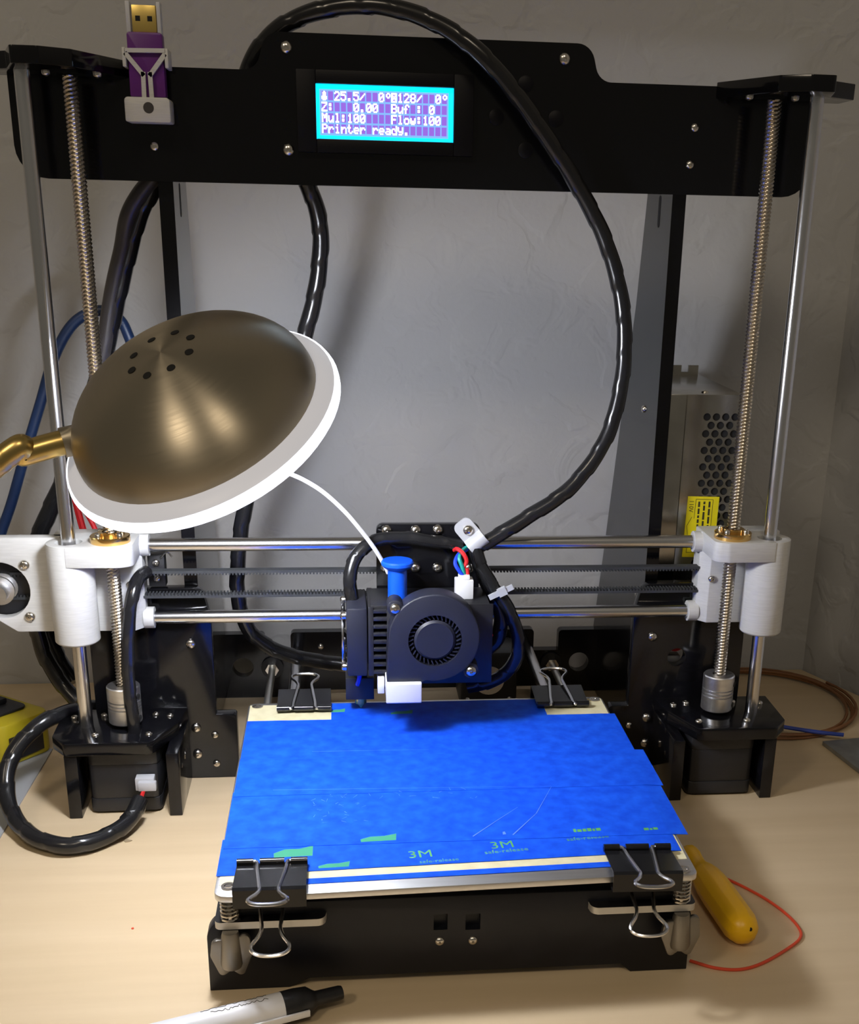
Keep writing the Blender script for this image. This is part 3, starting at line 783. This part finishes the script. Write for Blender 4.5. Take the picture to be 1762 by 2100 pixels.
sleeve('red_wire', [(958, 1165, 195.5), (959, 1180, 195), (956, 1192, 194)], 1.2, M['red'], False, 8)
sleeve('red_wire', [(980, 1302, 200), (995, 1301, 200), (1010, 1303, 202)], 0.8, M['red'], False, 8)
# P-clamp and zip tie
ca, cb = at(950, 1078, Y=211), at(990, 1124, Y=211)
d = (cb-ca).normalized(); w = Vector((-d.z, 0, d.x))
pc = MB(); poly = []
L_ = (cb-ca).length
loc2 = rpoly([(-3.5, -5.8, 3.5), (L_, -5.8, 0.5), (L_, 5.8, 0.5), (-3.5, 5.8, 3.5)], 5)
pc.prism([((ca + d*a + w*c).x, (ca + d*a + w*c).z) for a, c in loc2], 'y', 209.2, 211.2)
for a in range(0, 181, 15): pass
bulge = []
N_ = 9
for i in range(N_):
    th = math.pi*i/(N_-1)
    for sgn in (-5.8, 5.8):
        p = ca + d*(L_-5.4+5.4*math.cos(th)) + w*sgn; p.y = 210.2 - 6.0*math.sin(th); bulge.append(p)
pc.add(bulge, [(2*i, 2*i+1, 2*i+3, 2*i+2) for i in range(N_-1)])
clampo = obj('cable_clamp', pc, M['clearwhite'], PR, 'translucent white nylon cable clamp')
q = at(960, 1087, Y=209); screw_f(clampo, q.x, 209.2, q.z, SCREW)
za, zb = at(1003, 1226, Y=197), at(1052, 1203, Y=197)
zt = obj('cable_tie', MB().obox((za+zb)/2, zb-za, (0, 1, 0), (zb-za).cross(Vector((0, 1, 0))), (zb-za).length/2, 0.7, 1.6), M['clearwhite'], PR, 'clear white cable tie')
q = za*0.45+zb*0.55
obj('tie_head', MB().obox(q, zb-za, (0, 1, 0), (zb-za).cross(Vector((0, 1, 0))), 2.6, 1.6, 2.4), M['clearwhite'], zt)

# cables around the left motor
sleeve('cable_sleeve', [(300, 1172, 226), (286, 1184, 216), (274, 1212, 206), (265, 1270, 202), (262, 1340, 201), (265, 1410, 200), (272, 1470, 199), (276, 1500, 200)], 3.8, M['rubber'], True, 12, 10)
loop = sleeve('cable_sleeve', [(287, 1640, 178), (268, 1678, None, 9), (225, 1712, None, 6), (150, 1734, None, 6), (80, 1722, None, 6), (36, 1686, None, 7), (14, 1632, None, 16), (18, 1568, None, 30), (50, 1515, None, 42), (100, 1475, None, 50), (165, 1455, 245), (230, 1450, 262)], 5.0, M['rubber'], True, 12, 14)
q = at(299, 1608, Y=184)
mc = obj('motor_connector', MB().box(q.x-6, q.x+5, 183, 190, q.z-4, q.z+4).box(q.x-4, q.x+6.5, 180, 184, q.z-3, q.z+2.6), M['clearwhite'], PR, 'clear white plug on the left motor', bevel=0.6)
sleeve('red_wire', [(296, 1616, 182), (291, 1632, 180), (284, 1652, 177)], 1.2, M['red'], False, 8)
sleeve('cable_sleeve', [(75, 1290, 262), (92, 1345, 262), (125, 1400, 258), (160, 1440, 252)], 5.0, M['rubber'], True, 12, 10)

# power supply on the right side plate
PX0, PX1, PY, PZ0, PZ1 = 149.5, 199.0, 260.0, 84.0, 241.5
ps = empty_ps = MB().box(PX0, PX1, PY+1.2, PY+100, PZ0, PZ1)
psu = obj('power_supply', ps, M['psu'], PR, 'galvanised steel power supply with perforated cover', bevel=0.6)
# recessed dark interior behind the perforated cover and the cover itself with real holes
HX0, HX1 = 173.0, 198.6
cov = MB()
step, hr = 6.0, 2.35
def cell(x0, x1, z0, z1, cx, cz):
    base = len(cov.v); n = 16
    for i in range(n):
        a = 2*math.pi*i/n + math.pi/n*0
        ux, uz = math.cos(a), math.sin(a)
        tx_ = ((x1-cx) if ux > 0 else (x0-cx)) / ux if abs(ux) > 1e-6 else 1e9
        tz_ = ((z1-cz) if uz > 0 else (z0-cz)) / uz if abs(uz) > 1e-6 else 1e9
        t = min(tx_, tz_)
        cov.v.append(Vector((cx+ux*t, PY, cz+uz*t)))
    for i in range(n):
        a = 2*math.pi*i/n; cov.v.append(Vector((cx+hr*math.cos(a), PY, cz+hr*math.sin(a))))
    for i in range(n):
        a = 2*math.pi*i/n; cov.v.append(Vector((cx+hr*math.cos(a), PY+1.0, cz+hr*math.sin(a))))
    for i in range(n):
        j = (i+1) % n
        cov.f.append([base+i, base+j, base+n+j, base+n+i]); cov.mi.append(0)
        cov.f.append([base+n+i, base+n+j, base+2*n+j, base+2*n+i]); cov.mi.append(0)
    # square corners
    for ex, ez in ((x0, z0), (x1, z0), (x1, z1), (x0, z1)):
        cands = sorted(range(n), key=lambda i: (cov.v[base+i]-Vector((ex, PY, ez))).length)[:2]
        if (cov.v[base+cands[0]]-Vector((ex, PY, ez))).length > 0.05:
            cov.v.append(Vector((ex, PY, ez))); cov.f.append([base+cands[0], base+cands[1], len(cov.v)-1]); cov.mi.append(0)
row = 0; z = PZ1 - 11.0
while z - step*0.87 > PZ0 + 6:
    h = step*0.87; x = HX0 + (step/2 if row % 2 else 0)
    if row % 2: cov.add([(HX0, PY, z-h), (HX0+step/2, PY, z-h), (HX0+step/2, PY, z), (HX0, PY, z)], [(0, 1, 2, 3)])
    while x + step <= HX1 + 0.01:
        cell(x, x+step, z-h, z, x+step/2, z-h/2); x += step
    if x < HX1: cov.add([(x, PY, z-h), (HX1, PY, z-h), (HX1, PY, z), (x, PY, z)], [(0, 1, 2, 3)])
    z -= h; row += 1
cov.add([(HX0, PY, PZ0), (HX1, PY, PZ0), (HX1, PY, z), (HX0, PY, z)], [(0, 1, 2, 3)])
cov.add([(HX0, PY, PZ1-11.0), (HX1, PY, PZ1-11.0), (HX1, PY, PZ1), (HX0, PY, PZ1)], [(0, 1, 2, 3)])
cov.add([(PX0+13, PY, PZ0), (HX0, PY, PZ0), (HX0, PY, PZ1), (PX0+13, PY, PZ1)], [(0, 1, 2, 3)])
cov.box(HX1, PX1, PY, PY+1.2, PZ0, PZ1)
obj('perforated_cover', cov, M['psu'], psu, smooth=False)
obj('cover_interior', MB().box(HX0+0.5, HX1-0.5, PY+1.0, PY+1.2, PZ0+4, PZ1-8), M['dark'], psu)
obj('mounting_tab', MB().prism([(176, PZ1), (196, PZ1), (196, PZ1+7), (189, PZ1+7), (189, PZ1+2.5), (184, PZ1+2.5), (184, PZ1+7), (176, PZ1+7)], 'y', PY+96, PY+98), M['psu'], psu)
screw_t(psu, 176, PY+9, PZ1, SCREW_S)
# yellow sticker with print
sa = [at(1410, 1018, Y=PY-0.2), at(1472, 1021, Y=PY-0.2), at(1440, 1141, Y=PY-0.2), at(1394, 1138, Y=PY-0.2)]
sw, shh = 20.6, 40.0
stk = obj('warning_sticker', MB().prism([(168.0, 177.8), (168.0+sw, 177.4), (168.0+sw-0.6, 137.6), (167.2, 138.0)], 'y', PY-0.35, PY-0.05), M['sticker'], psu, 'yellow warning sticker')
def line(b, p, q, w_):
    p, q = Vector(p), Vector(q); dd = (q-p).normalized(); nn = Vector((-dd.y, dd.x))*w_
    b.prism([tuple(p-nn), tuple(q-nn), tuple(q+nn), tuple(p+nn)], 'y', PY-0.45, PY-0.35)
pr_ = MB()
for a, c in (((173.4, 176.0), (184.6, 175.6)), ((173.4, 176.0), (173.0, 163.4)), ((184.6, 175.6), (184.2, 141)), ((171.6, 164.4), (168.6, 158.6)), ((168.6, 158.6), (170.0, 150)), ((170.0, 150), (169.6, 141)), ((169.6, 141), (184.2, 141))): line(pr_, a, c, 0.14)
obj('sticker_outline', pr_, M['ink'], stk, smooth=False)
RV = (math.pi/2, math.pi/2, 0)
def side_text(txt, x, z, size, sx=1.0):
    return text_obj('sticker_text', txt, size, (x, PY-0.5, z), stk, M['ink'], RV, sx=sx)
side_text('110V', 169.2, 175.4, 4.2, 0.9)
wd = MB(); rw = random.Random(5)      # three lines of small print, too fine to read
for x_ in (182.4, 179.0, 175.6):
    z_ = 174.4
    while z_ > 144:
        l_ = rw.uniform(1.6, 5.2); wd.box(x_-0.62, x_+0.62, PY-0.45, PY-0.35, max(142.5, z_-l_), z_); z_ -= l_ + 0.9
obj('small_print', wd, M['ink'], stk, smooth=False)

# ------------------------------------------------------------------ binder clips
def clip(label, cx, cy, zc, rz, top_ang, low_ang, grp='binder clips holding the bed sheet'):
    """32 mm clip; local +y points into the bed, jaw at y=+14, spine at y=-13"""
    R = Matrix.Rotation(rz, 3, 'Z')
    root = empty('binder_clip', (cx, cy, zc-7), label, 'binder clip', grp)
    def T(p): return R @ Vector(p) + Vector((cx, cy, zc))
    def add(name, mb, mt, par, bv=0):
        mb.v = [T(p) for p in mb.v]; return obj(name, mb, mt, par, bevel=bv)
    b = MB(); hw = 16.2; t = 0.35
    sec = [(15, 2.6), (-11.6, 5.6), (-13, 4.6), (-13, -4.4), (-11.6, -5.4), (15, -2.6), (15, -2.0), (-11.2, -4.7), (-12.3, -4.0), (-12.3, 4.2), (-11.2, 4.9), (15, 2.0)]
    b.prism(sec, 'x', -hw, hw)
    body = add('clip_body', b, M['clip'], root)
    for z in (3.4, -3.4):
        for x0, x1 in ((-hw, -8.6), (-5.6, 5.6), (8.6, hw)):
            add('jaw_roll', MB().lathe([(0.7, 0), (1.9, 0), (1.9, x1-x0), (0.7, x1-x0), (0.7, 0)], (x0, 14.5, z), (1, 0, 0), 16), M['clip'], body)
    for nm, sg, ang in (('wire_handle', 1, top_ang), ('wire_handle', -1, low_ang)):
        prof = [(-7.1, 0), (-6.4, 8), (-4.6, 24), (-4.2, 29), (-5.4, 33), (-8.2, 37.5), (-8.0, 40.5), (-5, 42.6), (0, 43.2), (5, 42.6), (8.0, 40.5), (8.2, 37.5), (5.4, 33), (4.2, 29), (4.6, 24), (6.4, 8), (7.1, 0)]
        pts = []
        for x, l in prof:
            pts.append((x, 14.5 - l*math.cos(ang), sg*(3.4 + 0.0) + sg*l*math.sin(ang)))
        pts = [(-9.8, 14.5, sg*3.4)] + pts + [(9.8, 14.5, sg*3.4)]
        add(nm, MB().tube(catmull(pts, 5), 0.95, 8), M['chrome'], root)
    return root
clip('black binder clip gripping the left front corner of the blue bed', -86.2, 3.0, 57.0, 0, math.radians(4.5), math.radians(25))
clip('black binder clip gripping the right front corner of the blue bed', 86.0, 4.5, 57.0, math.radians(-2), math.radians(5), math.radians(23))
clip('black binder clip at the left rear bed corner, handle folded back', -76.5, 218.5, 57.2, math.pi, math.radians(8), math.radians(20))
clip('black binder clip at the right rear bed corner, handle folded back', 82.5, 216.5, 57.2, math.pi, math.radians(10), math.radians(20))

# ------------------------------------------------------------------ desk lamp
LC = Vector((-113.23, 71.55, 253.52)); LN = Vector((0.41, 0.53, -1.0)).normalized(); LU = -LN
base_xy = (-372, 10)
lamp = empty('desk_lamp', (base_xy[0], base_xy[1], 0), 'brushed bronze gooseneck desk lamp with glowing white rim', 'lamp')
# shade is built around its own axis so that the brushing follows the spin
def lamp_obj(name, prof, mt, n=72):
    b = MB().lathe(prof, (0, 0, 0), (0, 0, 1), n)
    o = bpy.data.objects.new(name, b.mesh(name, [mt])); link(o, LC, lamp)
    o.rotation_euler = LU.to_track_quat('Z', 'Y').to_euler()
    return o
prof = [(56.9, 5.0)]
for i in range(1, 25):
    t = i/24*math.pi/2
    prof.append((56.9*math.cos(t)**0.92, 5.0 + 33.6*math.sin(t)**0.98))
prof[-1] = (0, 38.6)
inner = [(max(0, r-0.9), h-0.9) for r, h in prof[::-1]]
shade = lamp_obj('lamp_shade', prof + inner + [(56.9, 5.0)], M['bronze'])
ring = lamp_obj('diffuser_ring', [(55.4, 4.6), (56.6, 5.2), (59, 4.4), (62.5, 2.6), (64.2, 1.2), (64.2, 0.4), (60, 1.2), (55.4, 3.4), (55.4, 4.6)], M['frost'])
rim = lamp_obj('glowing_rim', [(63.4, 1.6), (65.0, 1.0), (65.6, -1.2), (65.2, -3.6), (63.6, -5.2), (61.5, -5.0), (60.5, -2.2), (61, 0.2), (63.4, 1.6)], M['ledrim'])
lamp_obj('reflector', [(max(0, r-1.2), h-1.2) for r, h in prof] , M['reflector'])
bulb = [(0, -3.0)] + [(20*math.sin(t), 12-15*math.cos(t)) for t in [i*math.pi/12 for i in range(1, 11)]]
lamp_obj('bulb', bulb + [(9, 25), (0, 25)], M['led'], 32)
lamp_obj('bulb_socket', [(0, 24.2), (9.5, 24.2), (9.5, 36), (0, 36)], M['whiteabs'], 24)
for kx in range(8):
    a = 2*math.pi*kx/8 + 0.2
    R3 = LU.to_track_quat('Z', 'Y').to_matrix()
    r = 14.2; h = 5.0 + 33.6*math.sin(math.acos(min(1, (r/56.9)**(1/0.92))))**0.98
    nrm = R3 @ Vector((0.17*math.cos(a), 0.17*math.sin(a), 1)).normalized()
    pos = LC + R3 @ Vector((r*math.cos(a), r*math.sin(a), h))
    obj('vent_hole', MB().lathe([(0, 0.30), (1.7, 0.30), (1.9, 0.22), (1.9, -0.8), (0, -0.8)], pos, nrm, 16), M['dark'], lamp)
# gooseneck arm to a weighted base outside the picture
R3 = LU.to_track_quat('Z', 'Y').to_matrix()
best = min((((LC + R3 @ Vector((54.5*math.cos(a), 54.5*math.sin(a), 13.0))), a) for a in [i*math.pi/90 for i in range(180)]),
           key=lambda t: ((lambda p: (CCX + CF*(p-CP).dot(RT)/(p-CP).dot(FW) - 150)**2 + (CCY - CF*(p-CP).dot(UP)/(p-CP).dot(FW) - 902)**2))(t[0]))
p0 = best[0]
arm = [p0, at(108, 913, Y=p0.y-3), at(50, 930, Y=p0.y-7), at(0, 946, Y=p0.y-11), Vector((-285, p0.y-25, 168)), Vector((-345, 22, 110)), Vector((-370, 10, 50)), Vector((-372, 10, 14))]
obj('shade_ferrule', MB().tube([p0 + (p0-arm[1]).normalized()*5, p0, arm[0]*0.45+arm[1]*0.55], 6.6, 18), M['bronze'], lamp)
ap = catmull(arm, 30)
obj('gooseneck', MB().tube(ap, 5.6, 16, rfun=lambda L, th: 5.6 + (0.28*math.sin(L*2*math.pi/4.0) if L > 34 else 0)), M['goldarm'], lamp)
obj('lamp_base', MB().lathe([(0, 0), (62, 0), (64, 3), (60, 10), (20, 15), (8, 17), (0, 17)], (base_xy[0], base_xy[1], 0), (0, 0, 1), 48), M['bronze'], lamp)

# ------------------------------------------------------------------ flash drive and its holder
UY = 229.0
uh = empty('drive_holder', (-147, UY, 384), 'white printed holder with Y-shaped front on the top panel', 'holder')
ux = -147.6
hbk = MB().prism(rpoly([(ux-11.5, 384.2, 1), (ux+11.5, 384.2, 1), (ux+11.5, 396, 2), (ux-11.5, 396, 2)]), 'y', UY-9, YB)
hb2 = obj('holder_base', hbk, M['white'], uh, bevel=0.5)
yf = MB(); Y0, Y1 = UY-7.6, UY-5.6
def bar(p, q, w_):
    p, q = Vector(p), Vector(q); dd = (q-p).normalized(); nn = Vector((-dd.y, dd.x))*w_
    yf.prism([tuple(p-nn-dd*w_*0.6), tuple(q-nn+dd*w_*0.6), tuple(q+nn+dd*w_*0.6), tuple(p+nn-dd*w_*0.6)], 'y', Y0, Y1)
bar((ux-9.2, 417.6), (ux+10.0, 418), 1.0); bar((ux-9.2, 416), (ux-1.3, 406.6), 1.1); bar((ux+10, 416), (ux+2.3, 406.6), 1.1)
bar((ux-1.2, 407.2), (ux-1.5, 394), 1.1); bar((ux+2.2, 407.2), (ux+2.4, 394), 1.1)
obj('holder_front', yf, M['white'], uh)
for sg in (-1, 1):
    x = ux + 0.4 + sg*10.6
    obj('holder_arm', MB().box(x-0.9, x+0.9, Y0, YB, 410, 419), M['white'], uh, bevel=0.3)
obj('holder_hole', MB().cyl((ux+0.6, UY-9.1, 391), (ux+0.6, UY-8.6, 391), 2.7, n=24), M['greysleeve'], hb2)
fd = empty('flash_drive', (-147, UY, 396), 'purple flash drive with gold connector standing in the white holder', 'flash drive')
obj('drive_body', MB().prism(rpoly([(ux-8.8, 396.3, 1), (ux+9.4, 396.3, 1), (ux+9.2, 426.5, 1.5), (ux-8.6, 426.5, 1.5)]), 'y', UY-5.2, UY+3), M['purple'], fd, bevel=0.8)
gc = obj('connector', MB().box(ux-5.6, ux+6.6, UY-3.4, UY+1.2, 426.5, 439), M['gold'], fd, bevel=0.4)
for x in (-2.6, 3.4):
    obj('contact_hole', MB().box(ux+x-1.2, ux+x+1.2, UY-3.5, UY-3.3, 431.6, 434), M['dark'], gc)
cap = MB().box(ux-8.4, ux-6.2, UY-4.6, UY+2.4, 424, 440.5).box(ux+7.0, ux+9.0, UY-4.6, UY+2.4, 424, 440.5)
obj('clear_cap', cap, M['clearwhite'], fd, bevel=0.4)

# ------------------------------------------------------------------ loose filament and tubes
def loose(name, pts, r, mt, label, cat, group=None, n=8, per=10):
    o = obj(name, MB().tube(catmull(pts, per), r, n), mt); return tag(o, label, cat, group)
loose('filament_strand', [at(796, 1175, Y=199), at(791, 1164, Y=198), at(770, 1128, Y=196), at(738, 1085, Y=194), at(700, 1042, Y=192), at(650, 1000, Y=190), at(590, 970, Y=188), at(520, 955, Y=186), at(440, 950, Y=184)], 1.25, M['whitefil'], 'white filament strand running from the lamp down into the extruder', 'filament')
loose('blue_tube', [at(275, 725, Y=305), at(264, 690, Y=305), at(245, 655, Y=305), at(205, 637, Y=305), at(152, 662, Y=305), at(112, 730, Y=305), at(82, 830, Y=305), at(52, 930, Y=305), at(24, 1030, Y=305), at(0, 1100, Y=305), at(-30, 1200, Y=305), Vector((-300, 305, 60)), Vector((-305, 303, 4))], 3.3, M['navy'], 'dark blue tube arching behind the left upright rod', 'tube', n=12)
cpts = []
for i in range(4*40):
    t = 2*math.pi*i/40 + 0.6
    r = 65.5 + 3.2*math.sin(i*0.013*7) + 0.8*math.sin(3*t+i*0.05)
    cpts.append(Vector((262 + r*math.cos(t), 340 + r*math.sin(t), 1.2 + 3.4*i/160 + 0.8*math.sin(2*t))))
tag(obj('filament_coil', MB().tube(cpts, 1.15, 7), M['brown']), 'coil of brown filament lying on the desk by the right wall', 'filament')
loose('filament_offcut', [at(1590, 1488, Z=6.2), at(1640, 1496, Z=6.4), at(1690, 1503, Z=6.2), at(1730, 1507, Z=5.6)], 1.5, M['bluefil'], 'short blue filament offcut resting on the brown coil', 'filament', per=6)
loose('filament_loop', [at(u, v, Z=0.9) for u, v in ((1448, 1786), (1478, 1797), (1520, 1816), (1568, 1842), (1610, 1872), (1638, 1902), (1641, 1924), (1612, 1948), (1562, 1976), (1518, 1988), (1468, 1985), (1415, 1970))], 0.8, M['redfil'], 'thin red filament loop around the yellow tool on the desk', 'filament')

# ------------------------------------------------------------------ loose tools
ha, hbb = at(1412, 1747, Z=9.3), at(1528, 1912, Z=9.3)
tool = empty('hand_tool', (ha+hbb)/2 - Vector((0, 0, 9.3)), 'yellow plastic tool handle lying right of the printer bed', 'tool')
ln = (hbb-ha).length
obj('handle', MB().lathe([(0, -3), (3.2, -2.4), (5.2, 1), (5.6, 6), (5.0, 11), (4.8, 16), (6.2, 22), (8.2, 28), (9.0, 36), (9.3, ln*0.55), (9.3, ln-7), (8.4, ln-2.5), (6.2, ln+1.2), (3, ln+3), (0, ln+3.4)], ha, hbb-ha, 10), M['yellow'], tool, bevel=0.5)
obj('hanging_dimple', MB().lathe([(0, 0.2), (1.0, 0.2), (1.0, -0.5), (0, -0.5)], hbb+(hbb-ha).normalized()*2.4+Vector((1.5, 0, 3.2)), (hbb-ha)+Vector((0, 0, 50)), 12), M['dark'], tool)

gp = [at(1687, 1520, Z=3), at(1762, 1578, Z=3)]
a_ = Vector((gp[1].x-gp[0].x, gp[1].y-gp[0].y, 0)).normalized(); n_ = Vector((-a_.y, a_.x, 0))
c0 = Vector((gp[0].x, gp[0].y, 0))
sp_ = [c0, c0 + a_*70, c0 + a_*70 + n_*45, c0 + n_*45]
o = obj('steel_plate', MB().prism([(p.x, p.y) for p in sp_], 'z', 0, 3.2), M['steelplate'], bevel=0.4)
tag(o, 'flat grey steel plate lying on the desk at the right edge', 'metal plate')
gs = [at(108, 1535, Z=1), at(-8, 1730, Z=1), at(-60, 1730, Z=1), at(-60, 1535, Z=1)]
o = obj('grey_sheet', MB().prism([(p.x, p.y) for p in gs], 'z', 0, 1.0), M['greysheet'])
tag(o, 'thin grey sheet on the desk under the yellow tape measure', 'sheet')

tm = empty('tape_measure', (-283, 292, 1.0), 'yellow and black tape measure at the left edge of the desk', 'tape measure')
u_ = Vector((0.80, -0.60, 0)); v_ = Vector((0.60, 0.80, 0)); tc_ = Vector((-286, 292, 0))
def tmp(poly, h0, h1, sc_=1.0): return [(tc_ + u_*x*sc_ + v_*y*sc_) for x, y in poly]
tp = rpoly([(-36, -20, 8), (34, -20, 6), (36, 20, 8), (-36, 20, 10)])
b = MB().prism([(p.x, p.y) for p in tmp(tp, 0, 0)], 'z', 1.0, 30)
tb = obj('case', b, M['tapeyellow'], tm, bevel=2)
tp2 = rpoly([(-26, -13, 6), (20, -13, 6), (22, 14, 6), (-26, 14, 6)])
obj('grip_panel', MB().prism([(p.x, p.y) for p in tmp(tp2, 0, 0)], 'z', 30, 32), M['black'], tm, bevel=0.8)
fpn = [tc_ + u_*x - v_*20.6 for x in (-22, 22)]
obj('grip_panel', MB().obox(tc_ - v_*20.4 + Vector((0, 0, 15)), u_, v_, (0, 0, 1), 20, 0.8, 8), M['black'], tm, bevel=0.6)
obj('grip_panel', MB().obox(tc_ + u_*35.6 + v_*(-2) + Vector((0, 0, 13)), v_, u_, (0, 0, 1), 13, 0.9, 8), M['black'], tm, bevel=0.6)
obj('lock_button', MB().obox(tc_ + u_*(-4) + Vector((0, 0, 34)), u_, v_, (0, 0, 1), 12, 8, 2), M['black'], tm, bevel=1)

mk = empty('marker_pen', (-95, -24, 0), 'white marker pen with black cap lying in front of the printer', 'marker')
ma, mb_ = Vector((-150, -44, 7.2)), Vector((-72.5, -17.0, 7.2)); md_ = (mb_-ma).normalized()
obj('barrel', MB().lathe([(0, 0), (6.6, 0), (7.0, 2), (7.0, 70), (6.8, 80), (0, 80)], ma, md_, 28), M['whiteabs'], mk)
cs = ma + md_*72
obj('cap', MB().lathe([(7.1, 0), (7.15, 6), (6.6, 12), (4.2, 15), (3.6, 16), (3.4, 27), (3.0, 28.4), (0, 28.6)], cs, md_, 24), M['black'], mk)
obj('pocket_clip', MB().obox(cs + md_*(-2) + Vector((2.2, -7.4, -1.0)), md_, (0, 0, 1), md_.cross(Vector((0, 0, 1))), 13, 1.6, 0.6), M['whiteabs'], mk, bevel=0.3)
sq = MB(); side = Vector((-md_.y, md_.x, 0)); rnd = random.Random(4)
for row_, (s0, s1, off) in enumerate(((36, 66, 2.6), (40, 66, -0.6))):
    pts = []; t = s0
    while t < s1:
        yv = off + rnd.uniform(-0.9, 0.9)
        p = ma + md_*t + side*yv; p.z = 7.2 + math.sqrt(max(0, 7.06**2 - yv**2)); pts.append(p); t += 0.8
    sq.tube(pts, 0.16, 4)
obj('barrel_print', sq, M['ink'], mk)

# crumbs on the desk
rnd = random.Random(2)
def crumb(u, v, s, mt, label):
    p = at(u, v, Z=0)
    poly = [(p.x + s*rnd.uniform(0.5, 1.2)*math.cos(t), p.y + s*rnd.uniform(0.5, 1.2)*math.sin(t)) for t in [i*math.pi/3 for i in range(6)]]
    tag(obj('plastic_crumb', MB().prism(poly, 'z', 0, 0.5), mt, smooth=False), label, 'crumb')
crumb(262, 1725, 2.2, M['debris'], 'brown plastic flake on the desk below the cable loop')
crumb(272, 1905, 0.8, M['redfil'], 'tiny red plastic crumb on the bare left desk')
crumb(124, 1745, 0.9, M['black'], 'small black crumb just in front of the cable loop')
